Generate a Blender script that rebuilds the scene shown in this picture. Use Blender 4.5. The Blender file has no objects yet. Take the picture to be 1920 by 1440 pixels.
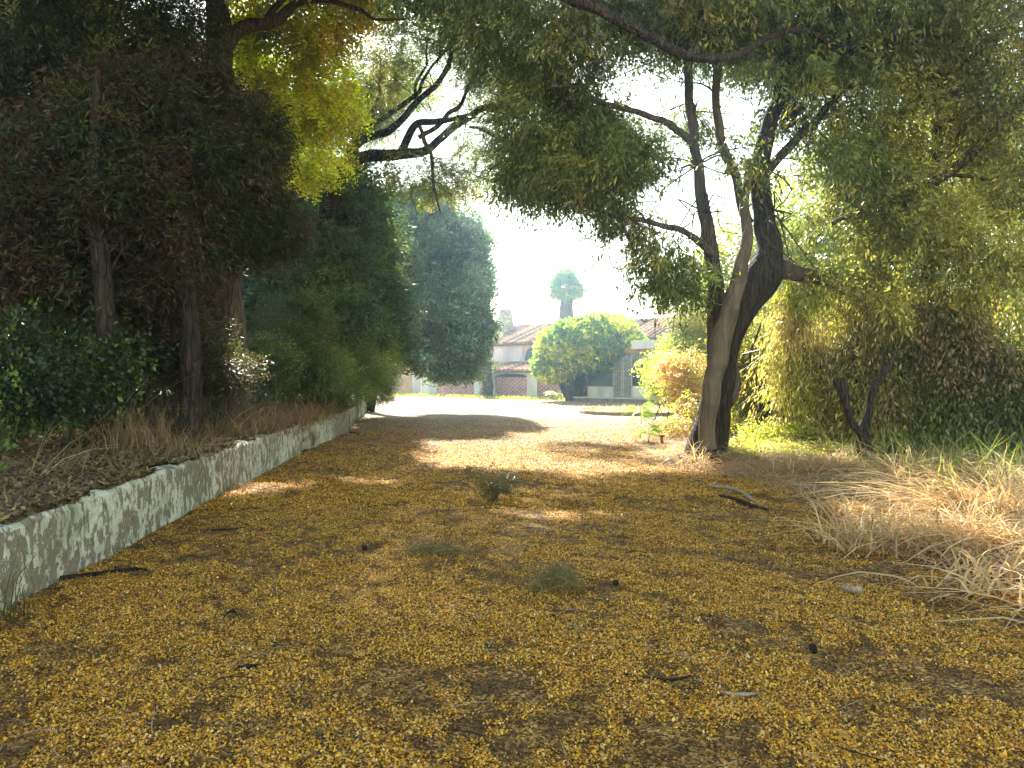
import bpy, math, random
import numpy as np
from mathutils import Vector, Matrix

SC = bpy.context.scene
COL = SC.collection
rng = np.random.default_rng(7)
random.seed(7)
R = math.radians

# ------------------------------------------------------------------ camera, sky, sun, exposure
EYE, HZ, F = 1.6, 700.0, 1450.0           # eye height, horizon row and focal length in photo pixels
cam_d = bpy.data.cameras.new("camera")
cam = bpy.data.objects.new("camera", cam_d)
COL.objects.link(cam)
cam.location = (0, 0, EYE)
cam.rotation_euler = (R(90 - 0.79), 0, 0)
cam_d.sensor_width = 36
cam_d.lens = 36 * F / 1920
cam_d.clip_start = 0.05
cam_d.clip_end = 2000
SC.camera = cam

SUN_EL, SUN_AZ = 37.0, -11.0              # azimuth from +Y, negative = left
world = bpy.data.worlds.new("World")
SC.world = world
world.use_nodes = True
wn = world.node_tree
wn.nodes.clear()
sky = wn.nodes.new("ShaderNodeTexSky")
sky.sky_type = 'NISHITA'
sky.sun_disc = False
sky.sun_elevation = R(SUN_EL)
sky.sun_rotation = R(SUN_AZ)
sky.air_density = 1.0
sky.dust_density = 0.3
sky.ozone_density = 1.0
bg = wn.nodes.new("ShaderNodeBackground")
bg.inputs["Strength"].default_value = 0.15
wo = wn.nodes.new("ShaderNodeOutputWorld")
wt = wn.nodes.new("ShaderNodeMix"); wt.data_type = 'RGBA'; wt.blend_type = 'MULTIPLY'; wt.inputs[0].default_value = 1.0
wt.inputs[7].default_value = (1.22, 0.97, 0.66, 1)      # the camera's warm white balance
wn.links.new(sky.outputs[0], wt.inputs[6]); wn.links.new(wt.outputs[2], bg.inputs[0])
wn.links.new(bg.outputs[0], wo.inputs[0])

sd = bpy.data.lights.new("sun", 'SUN')
sd.energy = 5.0
sd.angle = R(0.6)
sd.color = (1.0, 0.93, 0.80)
sun = bpy.data.objects.new("sun", sd)
COL.objects.link(sun)
el, az = R(SUN_EL), R(SUN_AZ)
SUN = Vector((math.sin(az) * math.cos(el), math.cos(az) * math.cos(el), math.sin(el)))
sun.rotation_euler = SUN.to_track_quat('Z', 'Y').to_euler()
SUNV = np.array(SUN)

SC.view_settings.view_transform = 'Standard'
SC.view_settings.look = 'None'
SC.view_settings.gamma = 1.0
SC.view_settings.use_curve_mapping = False
SC.view_settings.exposure = 2.45
SC.render.engine = 'CYCLES'
cy = SC.cycles
cy.max_bounces = 6
cy.diffuse_bounces = 3
cy.glossy_bounces = 2
cy.transmission_bounces = 4
cy.transparent_max_bounces = 4
cy.volume_bounces = 0
cy.caustics_reflective = False
cy.caustics_refractive = False
cy.sample_clamp_indirect = 6.0
cy.use_denoising = True
cy.denoiser = 'OPENIMAGEDENOISE'
cy.denoising_prefilter = 'NONE'
cy.denoising_input_passes = 'RGB_ALBEDO_NORMAL'
HAZE = 0.0034

# ------------------------------------------------------------------ small helpers
def P(px, py, Y):
    """world point of a photo pixel at distance Y in front of the camera"""
    return np.array(((px - 960) / F * Y, Y, EYE + (HZ - py) / F * Y))

def link(o, parent=None):
    COL.objects.link(o)
    if parent is not None:
        o.parent = parent
    return o

def tag(o, label=None, cat=None, group=None, kind=None):
    if label: o["label"] = label
    if cat: o["category"] = cat
    if group: o["group"] = group
    if kind: o["kind"] = kind
    return o

def empty(name, loc=(0, 0, 0), label=None, cat=None, group=None, rz=0.0):
    o = bpy.data.objects.new(name, None)
    o.location = [float(v) for v in loc]
    o.rotation_euler = (0, 0, rz)
    link(o)
    return tag(o, label, cat, group)

def raw_mesh(name, V, Fc, mats, col=None, smooth=False, mi=None):
    """V (n,3); Fc (m,k) array or list of faces"""
    me = bpy.data.meshes.new(name)
    V = np.asarray(V, dtype=np.float32)
    if isinstance(Fc, np.ndarray):
        m, k = Fc.shape
        me.vertices.add(len(V)); me.vertices.foreach_set("co", V.ravel())
        me.loops.add(m * k); me.loops.foreach_set("vertex_index", Fc.astype(np.int32).ravel())
        me.polygons.add(m)
        me.polygons.foreach_set("loop_start", np.arange(0, m * k, k, dtype=np.int32))
        me.polygons.foreach_set("loop_total", np.full(m, k, dtype=np.int32))
        me.update(calc_edges=True)
    else:
        me.from_pydata([tuple(map(float, v)) for v in V], [], [tuple(map(int, f)) for f in Fc])
        me.update()
    if not isinstance(mats, (list, tuple)): mats = [mats]
    for m_ in mats: me.materials.append(m_)
    if mi is not None:
        me.polygons.foreach_set("material_index", np.asarray(mi, dtype=np.int32))
    if smooth:
        me.polygons.foreach_set("use_smooth", np.ones(len(me.polygons), dtype=bool))
    if col is not None:
        a = me.attributes.new("col", 'FLOAT_COLOR', 'POINT')
        c = np.ones((len(V), 4), dtype=np.float32); c[:, :3] = col
        a.data.foreach_set("color", c.ravel())
    return me

def obj(name, me, parent=None, loc=None):
    o = bpy.data.objects.new(name, me)
    if parent is not None and loc is None:
        # vertices are given in world space: move them to the parent's own space
        if not me.get("_local"):
            M = parent_world(parent).inverted()
            me.transform(M); me["_local"] = 1
    if loc is not None: o.location = [float(v) for v in loc]
    return link(o, parent)

def parent_world(p):
    M = Matrix.Translation(p.location) @ p.rotation_euler.to_matrix().to_4x4()
    if p.parent is not None: M = parent_world(p.parent) @ M
    return M

def noise3(p, scale, seed=0, octaves=2):
    """cheap smooth noise, about -1..1"""
    r = np.random.default_rng(1000 + seed)
    out = np.zeros(len(p)); amp = 1.0; tot = 0
    for o in range(octaves):
        for k in range(5):
            d = r.normal(size=3); d /= np.linalg.norm(d)
            ph = r.uniform(0, 6.28); f = scale * (2 ** o) * r.uniform(0.7, 1.4)
            d2 = r.normal(size=3)
            out += amp * np.sin(p @ d * f * 6.28 + ph + 1.3 * np.sin(p @ d2 * scale * 2.2 + ph))
        tot += amp * 2.2; amp *= 0.55
    return out / tot

# ------------------------------------------------------------------ materials
def newmat(name):
    m = bpy.data.materials.new(name); m.use_nodes = True
    nt = m.node_tree; nt.nodes.clear()
    out = nt.nodes.new("ShaderNodeOutputMaterial")
    return m, nt, out

def N(nt, typ, **kw):
    n = nt.nodes.new(typ)
    for k, v in kw.items():
        if k.startswith("i_"):
            key = k[2:]
            n.inputs[int(key) if key.isdigit() else key.replace("_", " ")].default_value = v
        else: setattr(n, k, v)
    return n

def ramp(nt, fac, stops, interp='LINEAR'):
    r = nt.nodes.new("ShaderNodeValToRGB"); r.color_ramp.interpolation = interp
    el_ = r.color_ramp.elements
    while len(el_) < len(stops): el_.new(0.5)
    for e, (p, c) in zip(el_, stops):
        e.position = p; e.color = (c[0], c[1], c[2], 1) if isinstance(c, (tuple, list)) else (c, c, c, 1)
    nt.links.new(fac, r.inputs[0]); return r.outputs[0]

def leafmat(name, trans=0.42, rough=0.5, spec=0.25, tint=(1.0, 1.05, 0.55)):
    m, nt, out = newmat(name); L = nt.links.new
    a = N(nt, "ShaderNodeAttribute", attribute_name="col")
    p = N(nt, "ShaderNodeBsdfPrincipled", i_Roughness=rough)
    p.inputs["Specular IOR Level"].default_value = spec
    t = N(nt, "ShaderNodeBsdfTranslucent")
    mul = N(nt, "ShaderNodeMix", data_type='RGBA', blend_type='MULTIPLY')
    mul.inputs[0].default_value = 1.0
    mul.inputs[7].default_value = (tint[0] * 1.5, tint[1] * 1.5, tint[2] * 1.5, 1)
    L(a.outputs["Color"], mul.inputs[6]); L(mul.outputs[2], t.inputs[0])
    L(a.outputs["Color"], p.inputs["Base Color"])
    mx = N(nt, "ShaderNodeMixShader"); mx.inputs[0].default_value = trans
    L(p.outputs[0], mx.inputs[1]); L(t.outputs[0], mx.inputs[2]); L(mx.outputs[0], out.inputs[0])
    return m

def with_instance_tint(m):
    """same leaf, its colour multiplied by the tint carried by each spray"""
    nt = m.node_tree; L = nt.links.new
    a = next(n for n in nt.nodes if n.type == 'ATTRIBUTE'); t = N(nt, "ShaderNodeAttribute", attribute_name="tint", attribute_type='INSTANCER')
    mu = N(nt, "ShaderNodeMix", data_type='RGBA', blend_type='MULTIPLY'); mu.inputs[0].default_value = 1.0
    for l in list(nt.links):
        if l.from_node == a: L(mu.outputs[2], l.to_socket)
    L(a.outputs["Color"], mu.inputs[6]); L(t.outputs["Color"], mu.inputs[7]); return m
M_LEAF_S = with_instance_tint(leafmat("leaf_spray", 0.45, 0.38, 0.5))
M_NEEDLE_S = with_instance_tint(leafmat("needle_spray", 0.25, 0.6, 0.15))
M_DRY_S = with_instance_tint(leafmat("dry_spray", 0.35, 0.6, 0.2, (1.0, 0.9, 0.65)))
M_LEAF = leafmat("leaf", 0.45)
M_NEEDLE = leafmat("needle", 0.25, 0.6, 0.15)
M_DRY = leafmat("dry_grass", 0.35, 0.6, 0.2, (1.0, 0.9, 0.65))
M_PETAL = leafmat("petal", 0.3, 0.6, 0.2, (1.0, 0.85, 0.4))

def barkmat(name, c1, c2, sc=8.0, bump=0.6, blotch=None):
    m, nt, out = newmat(name); L = nt.links.new
    tc = N(nt, "ShaderNodeTexCoord"); mp = N(nt, "ShaderNodeMapping"); mp.inputs["Scale"].default_value = (1, 1, 0.22)
    L(tc.outputs["Object"], mp.inputs[0])
    n1 = N(nt, "ShaderNodeTexNoise", i_Scale=sc, i_Detail=6.0, i_Roughness=0.65); L(mp.outputs[0], n1.inputs[0])
    v = N(nt, "ShaderNodeTexVoronoi", feature='DISTANCE_TO_EDGE', i_Scale=sc * 1.6); L(mp.outputs[0], v.inputs[0])
    n2 = N(nt, "ShaderNodeTexNoise", i_Scale=2.2, i_Detail=4.0); L(tc.outputs["Object"], n2.inputs[0])
    c = ramp(nt, n1.outputs[0], [(0.3, c1), (0.7, c2)])
    if blotch:
        f = ramp(nt, n2.outputs[0], [(0.52, 0.0), (0.62, 0.8)])
        mx = N(nt, "ShaderNodeMix", data_type='RGBA'); L(f, mx.inputs[0]); L(c, mx.inputs[6]); mx.inputs[7].default_value = (*blotch, 1); c = mx.outputs[2]
    p = N(nt, "ShaderNodeBsdfPrincipled", i_Roughness=0.85); p.inputs["Specular IOR Level"].default_value = 0.15
    L(c, p.inputs["Base Color"])
    hm = N(nt, "ShaderNodeMath", operation='MULTIPLY_ADD'); L(n1.outputs[0], hm.inputs[0]); hm.inputs[1].default_value = 0.6
    vr = ramp(nt, v.outputs[0], [(0.0, 0.0), (0.16, 0.6)]); L(vr, hm.inputs[2])
    b = N(nt, "ShaderNodeBump", i_Strength=min(1, bump * 1.5), i_Distance=0.06); L(hm.outputs[0], b.inputs["Height"]); L(b.outputs[0], p.inputs["Normal"])
    L(p.outputs[0], out.inputs[0]); return m

M_BARK = barkmat("bark_grey_brown", (0.035, 0.028, 0.02), (0.13, 0.10, 0.07), 7)
M_BARK_PALE = barkmat("bark_smooth_tan", (0.07, 0.055, 0.038), (0.17, 0.13, 0.09), 5, 0.35, (0.07, 0.055, 0.04))
M_BARK_DARK = barkmat("bark_dark", (0.014, 0.011, 0.008), (0.06, 0.045, 0.032), 8, 0.8)
M_TWIG = barkmat("dead_wood", (0.16, 0.12, 0.08), (0.45, 0.36, 0.25), 20, 0.3)
M_TWIG_DARK = barkmat("dark_stick", (0.012, 0.009, 0.007), (0.045, 0.035, 0.028), 20, 0.5)

def plain(name, c, rough=0.8, var=0.25, sc=3.0, bump=0.2, bd=0.01, spec=0.3, streak=None, metal=0.0):
    m, nt, out = newmat(name); L = nt.links.new
    tc = N(nt, "ShaderNodeTexCoord")
    mp = N(nt, "ShaderNodeMapping"); L(tc.outputs["Object"], mp.inputs[0])
    if streak: mp.inputs["Scale"].default_value = streak
    n = N(nt, "ShaderNodeTexNoise", i_Scale=sc, i_Detail=7.0, i_Roughness=0.6); L(mp.outputs[0], n.inputs[0])
    lo = tuple(v * (1 - var) for v in c); hi = tuple(min(1, v * (1 + var * 0.6)) for v in c)
    cc = ramp(nt, n.outputs[0], [(0.32, lo), (0.66, hi)])
    p = N(nt, "ShaderNodeBsdfPrincipled", i_Roughness=rough, i_Metallic=metal); p.inputs["Specular IOR Level"].default_value = spec
    L(cc, p.inputs["Base Color"])
    n2 = N(nt, "ShaderNodeTexNoise", i_Scale=sc * 8, i_Detail=4.0); L(tc.outputs["Object"], n2.inputs[0])
    b = N(nt, "ShaderNodeBump", i_Strength=bump, i_Distance=bd); L(n2.outputs[0], b.inputs["Height"]); L(b.outputs[0], p.inputs["Normal"])
    L(p.outputs[0], out.inputs[0]); return m

M_PINKWALL = plain("weathered_pink_plaster", (0.72, 0.60, 0.60), 0.9, 0.3, 1.0, 0.3, streak=(1, 1, 0.35))
M_WHITEWALL = plain("weathered_white_plaster", (0.76, 0.73, 0.66), 0.9, 0.3, 1.3, 0.3, streak=(1, 1, 0.4))
M_OCHRE = plain("ochre_trim", (0.62, 0.38, 0.16), 0.85, 0.25, 2.0)
M_TILE_BED = plain("dark_tile_bed", (0.13, 0.07, 0.045), 0.95, 0.4, 2.0, 0.4, spec=.05)
M_TILE_PALE = plain("pale_orange_tile", (0.56, 0.33, 0.20), 0.9, 0.5, 2.2, 0.4, spec=.1)
M_TILE_DARK = plain("lichen_dark_tile", (0.24, 0.15, 0.12), 0.9, 0.6, 2.2, 0.4, spec=.1)
M_TILE = plain("clay_roof_tile", (0.33, 0.16, 0.09), 0.9, 0.6, 1.6, 0.4, spec=.1)
M_BRICK = plain("pink_painted_brick", (0.68, 0.38, 0.34), 0.85, 0.25, 3.0)
M_GLASS = plain("dark_teal_glass", (0.02, 0.05, 0.06), 0.15, 0.2, 1.0, 0.02, spec=0.5)
M_GREENWOOD = plain("dark_green_painted_wood", (0.05, 0.10, 0.08), 0.5, 0.3, 4)
M_TRELLIS = plain("weathered_trellis_wood", (0.55, 0.55, 0.48), 0.85, 0.3, 5)
M_METAL = plain("grey_metal", (0.25, 0.24, 0.23), 0.5, 0.3, 6, metal=0.6)
M_STONE = plain("rough_stone", (0.34, 0.29, 0.23), 0.9, 0.45, 4.0, 0.7, 0.03)
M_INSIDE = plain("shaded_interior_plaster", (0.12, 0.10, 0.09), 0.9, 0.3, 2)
M_TERRA = plain("terracotta", (0.30, 0.10, 0.07), 0.8, 0.3, 6)

def paint_mat():
    m, nt, out = newmat("peeling_white_paint_on_concrete"); L = nt.links.new
    tc = N(nt, "ShaderNodeTexCoord")
    mp = N(nt, "ShaderNodeMapping"); mp.inputs["Scale"].default_value = (1.7, 1.7, 1.05); L(tc.outputs["Object"], mp.inputs[0])
    n1 = N(nt, "ShaderNodeTexNoise", i_Scale=5.6, i_Detail=12.0, i_Roughness=0.72, i_Distortion=0.25); L(mp.outputs[0], n1.inputs[0])
    nb = N(nt, "ShaderNodeTexNoise", i_Scale=0.55, i_Detail=2.0); L(tc.outputs["Object"], nb.inputs[0])
    ad = N(nt, "ShaderNodeMath", operation='MULTIPLY_ADD'); L(nb.outputs[0], ad.inputs[0]); ad.inputs[1].default_value = 0.45; L(n1.outputs[0], ad.inputs[2])
    mask = ramp(nt, ad.outputs[0], [(0.712, 0.0), (0.719, 1.0)])
    n2 = N(nt, "ShaderNodeTexNoise", i_Scale=14.0, i_Detail=6.0, i_Roughness=0.7); L(tc.outputs["Object"], n2.inputs[0])
    conc = ramp(nt, n2.outputs[0], [(0.3, (0.11, 0.095, 0.06)), (0.7, (0.27, 0.235, 0.17))])
    pnt = ramp(nt, n2.outputs[0], [(0.3, (0.28, 0.275, 0.19)), (0.60, (0.56, 0.545, 0.43))])
    # moss and damp low on the wall
    n3 = N(nt, "ShaderNodeTexNoise", i_Scale=1.7, i_Detail=5.0); L(tc.outputs["Object"], n3.inputs[0])
    mm = ramp(nt, n3.outputs[0], [(0.52, 0.0), (0.70, 0.55)])
    mx = N(nt, "ShaderNodeMix", data_type='RGBA'); L(mask, mx.inputs[0]); L(conc, mx.inputs[6]); L(pnt, mx.inputs[7])
    mx2 = N(nt, "ShaderNodeMix", data_type='RGBA'); L(mm, mx2.inputs[0]); L(mx.outputs[2], mx2.inputs[6]); mx2.inputs[7].default_value = (0.16, 0.17, 0.09, 1)
    p = N(nt, "ShaderNodeBsdfPrincipled", i_Roughness=0.85); p.inputs["Specular IOR Level"].default_value = 0.2
    L(mx2.outputs[2], p.inputs["Base Color"])
    b1 = N(nt, "ShaderNodeBump", i_Strength=0.9, i_Distance=0.006); L(mask, b1.inputs["Height"])
    b2 = N(nt, "ShaderNodeBump", i_Strength=0.5, i_Distance=0.012); L(n2.outputs[0], b2.inputs["Height"]); L(b1.outputs[0], b2.inputs["Normal"])
    L(b2.outputs[0], p.inputs["Normal"]); L(p.outputs[0], out.inputs[0]); return m
M_PAINT = paint_mat()

def ground_mat():
    m, nt, out = newmat("drive_litter_to_dirt"); L = nt.links.new
    tc = N(nt, "ShaderNodeTexCoord"); co = tc.outputs["Object"]
    sep = N(nt, "ShaderNodeSeparateXYZ"); L(co, sep.inputs[0])
    # petal grains
    v = N(nt, "ShaderNodeTexVoronoi", i_Scale=75.0); L(co, v.inputs[0])
    sv = N(nt, "ShaderNodeSeparateColor"); L(v.outputs["Color"], sv.inputs[0])
    grain = ramp(nt, sv.outputs[0], [(0.0, (0.035, 0.022, 0.012)), (0.25, (0.11, 0.06, 0.02)), (0.5, (0.33, 0.17, 0.035)), (0.8, (0.52, 0.29, 0.06)), (1.0, (0.60, 0.43, 0.17))])
    n1 = N(nt, "ShaderNodeTexNoise", i_Scale=5.0, i_Detail=6.0, i_Roughness=0.7); L(co, n1.inputs[0])
    dk = ramp(nt, n1.outputs[0], [(0.40, 0.8), (0.56, 0.0)])
    mx = N(nt, "ShaderNodeMix", data_type='RGBA'); L(dk, mx.inputs[0]); L(grain, mx.inputs[6]); mx.inputs[7].default_value = (0.05, 0.03, 0.016, 1)
    nr = N(nt, "ShaderNodeMapRange"); nr.inputs["From Min"].default_value = 7.0; nr.inputs["From Max"].default_value = 15.0; nr.inputs["To Min"].default_value = 0.15; nr.inputs["To Max"].default_value = 0.0; L(sep.outputs[1], nr.inputs[0])
    mxn = N(nt, "ShaderNodeMix", data_type='RGBA'); L(nr.outputs[0], mxn.inputs[0]); L(mx.outputs[2], mxn.inputs[6]); mxn.inputs[7].default_value = (0.05, 0.032, 0.018, 1); mx = mxn
    # plain dirt further on
    n2 = N(nt, "ShaderNodeTexNoise", i_Scale=1.2, i_Detail=8.0, i_Roughness=0.7); L(co, n2.inputs[0])
    dirt = ramp(nt, n2.outputs[0], [(0.3, (0.20, 0.15, 0.11)), (0.7, (0.40, 0.31, 0.23))])
    n3 = N(nt, "ShaderNodeTexNoise", i_Scale=0.35, i_Detail=4.0); L(co, n3.inputs[0])
    ym = N(nt, "ShaderNodeMath", operation='MULTIPLY_ADD'); L(n3.outputs[0], ym.inputs[0]); ym.inputs[1].default_value = 9.0; L(sep.outputs[1], ym.inputs[2])
    mr = N(nt, "ShaderNodeMapRange"); mr.inputs["From Min"].default_value = 20.0; mr.inputs["From Max"].default_value = 28.0; L(ym.outputs[0], mr.inputs[0])
    mx2 = N(nt, "ShaderNodeMix", data_type='RGBA'); L(mr.outputs[0], mx2.inputs[0]); L(mx.outputs[2], mx2.inputs[6]); L(dirt, mx2.inputs[7])
    p = N(nt, "ShaderNodeBsdfPrincipled", i_Roughness=0.9); p.inputs["Specular IOR Level"].default_value = 0.12
    L(mx2.outputs[2], p.inputs["Base Color"])
    b = N(nt, "ShaderNodeBump", i_Strength=0.7, i_Distance=0.008); L(sv.outputs[1], b.inputs["Height"])
    b2 = N(nt, "ShaderNodeBump", i_Strength=0.6, i_Distance=0.05); L(n1.outputs[0], b2.inputs["Height"]); L(b.outputs[0], b2.inputs["Normal"])
    L(b2.outputs[0], p.inputs["Normal"]); L(p.outputs[0], out.inputs[0]); return m
M_ROAD = ground_mat()

def soil_mat(name, c1, c2, sc=3.0):
    m, nt, out = newmat(name); L = nt.links.new
    tc = N(nt, "ShaderNodeTexCoord"); co = tc.outputs["Object"]
    n1 = N(nt, "ShaderNodeTexNoise", i_Scale=sc, i_Detail=9.0, i_Roughness=0.75); L(co, n1.inputs[0])
    v = N(nt, "ShaderNodeTexVoronoi", i_Scale=45.0); L(co, v.inputs[0])
    c = ramp(nt, n1.outputs[0], [(0.35, c1), (0.65, c2)])
    mx = N(nt, "ShaderNodeMix", data_type='RGBA', blend_type='MULTIPLY'); mx.inputs[0].default_value = 0.6
    vv = ramp(nt, v.outputs["Color"], [(0.0, 0.35), (1.0, 1.5)])
    L(c, mx.inputs[6]); L(vv, mx.inputs[7])
    p = N(nt, "ShaderNodeBsdfPrincipled", i_Roughness=0.95); p.inputs["Specular IOR Level"].default_value = 0.1
    L(mx.outputs[2], p.inputs["Base Color"])
    b = N(nt, "ShaderNodeBump", i_Strength=0.8, i_Distance=0.03); L(n1.outputs[0], b.inputs["Height"]); L(b.outputs[0], p.inputs["Normal"])
    L(p.outputs[0], out.inputs[0]); return m
M_SOIL = soil_mat("dry_earth", (0.16, 0.12, 0.08), (0.36, 0.28, 0.19))
M_BANK = soil_mat("bank_leaf_mould", (0.05, 0.038, 0.025), (0.16, 0.11, 0.07))

# ------------------------------------------------------------------ ground
WALL = [(-3.15, 0.5), (-3.40, 5.2), (-3.84, 10.7), (-4.16, 15.3), (-4.58, 21.9), (-5.25, 27.0), (-6.2, 34.0)]
_wy = np.array([p[1] for p in WALL]); _wx = np.array([p[0] for p in WALL])
def wallx(y): return np.interp(y, _wy, _wx)
def edge(y): return np.interp(y, [0, 4, 5.5, 7, 9.3, 12, 13.6, 16, 20, 24, 30], [3.0, 3.3, 3.6, 3.5, 3.9, 3.2, 2.7, 2.9, 3.6, 6.0, 14.0])
def H(x, y):
    x = np.asarray(x, float); y = np.asarray(y, float)
    p = np.stack([x.ravel(), y.ravel(), 0 * x.ravel()], 1)
    z = 0.018 * noise3(p, 0.35, 3, 3).reshape(x.shape)
    t = np.clip((x - edge(y)) / 1.6, 0, 1); t = t * t * (3 - 2 * t)
    z = z + t * (0.16 + 0.06 * noise3(p, 0.4, 4, 2).reshape(x.shape))
    t2 = np.clip((wallx(y) - 0.05 - x) / 0.25, 0, 1) * (y < 36)
    return z - 0.25 * t2

def grid(name, xs, ys, hf, mat, kind="structure"):
    X, Y = np.meshgrid(xs, ys); Z = hf(X, Y)
    V = np.stack([X.ravel(), Y.ravel(), Z.ravel()], 1)
    nx, ny = len(xs), len(ys)
    i = np.arange(nx - 1)[None, :] + nx * np.arange(ny - 1)[:, None]; i = i.ravel()
    o = obj(name, raw_mesh(name, V, np.stack([i, i + 1, i + nx + 1, i + nx], 1), mat, smooth=True))
    return tag(o, kind=kind)

xs = np.concatenate([np.linspace(-300, -12, 14)[:-1], np.linspace(-12, 14, 150), np.linspace(14, 300, 14)[1:]])
ys = np.concatenate([np.linspace(-60, -3, 8)[:-1], np.linspace(-3, 36, 230), np.linspace(36, 70, 30)[1:], np.linspace(70, 400, 14)[1:]])
grid("ground", xs, ys, lambda X, Y: H(X, Y) - 0.004 - 0.0 * X, M_SOIL)
# the drive: its own sheet just above the ground
def drive():
    ys = np.linspace(-3, 44, 260); us = np.linspace(0, 1, 60); V = []
    for y in ys:
        a = wallx(y) - 0.02 if y < 33 else wallx(y) - 1.5 * (y - 33); b = min(edge(y) + 0.35 + 0.15 * math.sin(y * 1.7) + 0.1 * math.sin(y * 4.1), 16)
        for u in us: V.append((a + (b - a) * u, y))
    V = np.array(V); z = H(V[:, 0], V[:, 1]) + 0.008
    u = np.tile(us, len(ys)); z = z - 0.012 * (u > 0.985)
    V = np.column_stack([V, z]); nx = len(us); i = (np.arange(nx - 1)[None, :] + nx * np.arange(len(ys) - 1)[:, None]).ravel()
    tag(obj("driveway", raw_mesh("driveway", V, np.stack([i, i + 1, i + nx + 1, i + nx], 1), M_ROAD, smooth=True)), kind="structure")
drive()
# the raised bank behind the retaining wall
def HB(x, y):
    d = wallx(y) - x
    p = np.stack([np.ravel(x), np.ravel(y), 0 * np.ravel(x)], 1)
    return 0.56 + 0.10 * np.clip(d / 3, 0, 1.5) + 0.04 * noise3(p, 0.5, 9, 2).reshape(np.shape(x))
def bank():
    ys = np.linspace(-3, 34.3, 120); us = np.concatenate([[0.0], np.linspace(0.0, 1, 40) ** 1.6 * 26 + 0.16]); V = []
    for y in ys:
        for u in us: V.append((wallx(y) - 0.10 - u, y))
    V = np.array(V); z = HB(V[:, 0], V[:, 1]) - 0.03
    V = np.column_stack([V, z]); nx = len(us); i = (np.arange(nx - 1)[None, :] + nx * np.arange(len(ys) - 1)[:, None]).ravel()
    tag(obj("bank_ground", raw_mesh("bank_ground", V, np.stack([i, i + 1, i + nx + 1, i + nx], 1)[:, ::-1], M_BANK, smooth=True)), kind="structure")
bank()

# ------------------------------------------------------------------ retaining wall
def box_verts(x0, x1, y0, y1, z0, z1):
    return [(x0, y0, z0), (x1, y0, z0), (x1, y1, z0), (x0, y1, z0), (x0, y0, z1), (x1, y0, z1), (x1, y1, z1), (x0, y1, z1)]
BF = [(0, 3, 2, 1), (4, 5, 6, 7), (0, 1, 5, 4), (1, 2, 6, 5), (2, 3, 7, 6), (3, 0, 4, 7)]

def wall_piece(y0, y1, h0, h1, off0=0, off1=0, seed=0, thick=0.24):
    n = max(4, int((y1 - y0) / 0.12)); ny = np.linspace(y0, y1, n)
    prof = [(0, -0.1), (0, 0.12), (0, 0.25), (0, 0.38), (0, 0.46), (0.004, 0.53), (0.03, 0.565), (0.09, 0.575), (0.2, 0.57), (thick, 0.56), (thick, -0.1)]
    V = []
    for j, y in enumerate(ny):
        t = (y - y0) / (y1 - y0); hh = (h0 + (h1 - h0) * t) / 0.575; off = off0 + (off1 - off0) * t
        for (d, z) in prof: V.append((wallx(y) - d - off, y, z * hh if z > 0 else z))
    V = np.array(V); nz = noise3(V, 0.8, 20 + seed, 3)
    k = np.tile(np.array([0.5, .8, 1, 1, 1, 1.2, 1.2, 1, 1, 0, 0]), n)
    V[:, 0] += 0.014 * nz * k; V[:, 2] += 0.022 * noise3(V, 1.9, 40 + seed, 3) * (V[:, 2] > 0.4)
    m = len(prof); i = (np.arange(m - 1)[None, :] + m * np.arange(n - 1)[:, None]).ravel()
    Fq = [tuple(q) for q in np.stack([i, i + 1, i + m + 1, i + m], 1)]
    Fq.append(tuple(range(m - 1, -1, -1))); Fq.append(tuple(range((n - 1) * m, n * m)))
    return raw_mesh("wall_section", V, [tuple(reversed(f)) for f in Fq], M_PAINT)
wroot = empty("retaining_wall", (-3.4, 5.2, 0), "long low retaining wall with flaking white paint along the left of the drive", "wall")
for (a, b, h0, h1, o0, o1, s) in [(0.6, 6.3, .57, .58, 0, 0, 1), (6.305, 11.9, .585, .60, 0, 0, 2), (11.93, 15.3, .595, .58, 0.01, 0, 3), (16.6, 21.3, .56, .56, -0.02, -0.04, 4), (22.6, 28.0, .55, .5, 0.10, 0.1, 5), (28.05, 34.2, .5, .5, .1, .05, 6)]:
    obj("wall_section", wall_piece(a, b, h0, h1, o0, o1, s), wroot)

def rock(c, size, seed, mat=None, flat=False, rot=0.0):
    r = np.random.default_rng(seed); V = []
    nu, nv = 8, 6
    for j in range(nv + 1):
        th = math.pi * j / nv
        for i in range(nu):
            ph = 2 * math.pi * i / nu
            x, y, z = math.sin(th) * math.cos(ph), math.sin(th) * math.sin(ph), math.cos(th)
            q = 0.75
            V.append((math.copysign(abs(x) ** q, x), math.copysign(abs(y) ** q, y), math.copysign(abs(z) ** q, z)))
    V = np.array(V); V *= (1 + 0.16 * noise3(V, 0.5, seed, 2))[:, None]
    V *= np.array(size) / 2
    ca, sa = math.cos(rot), math.sin(rot); V = V @ np.array([[ca, sa, 0], [-sa, ca, 0], [0, 0, 1]])
    V += np.array(c)
    Fq = []
    for j in range(nv):
        for i in range(nu):
            Fq.append((j * nu + i, (j + 1) * nu + i, (j + 1) * nu + (i + 1) % nu, j * nu + (i + 1) % nu))
    return raw_mesh("stone", V, Fq, mat or M_STONE)
for k, (dy, z, w, h) in enumerate([(15.55, .12, .42, .26), (16.25, .11, .5, .24), (15.6, .33, .36, .2), (16.1, .34, .44, .22), (15.75, .50, .6, .14), (16.45, .42, .26, .22), (21.75, .14, .5, .28), (22.25, .12, .5, .26), (22.0, .36, .55, .22)]):
    obj("stone", rock((wallx(dy) - .16 + .03 * (k % 3), dy, z), (.28, w, h), 60 + k, M_STONE, rot=0.07), wroot)

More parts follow.
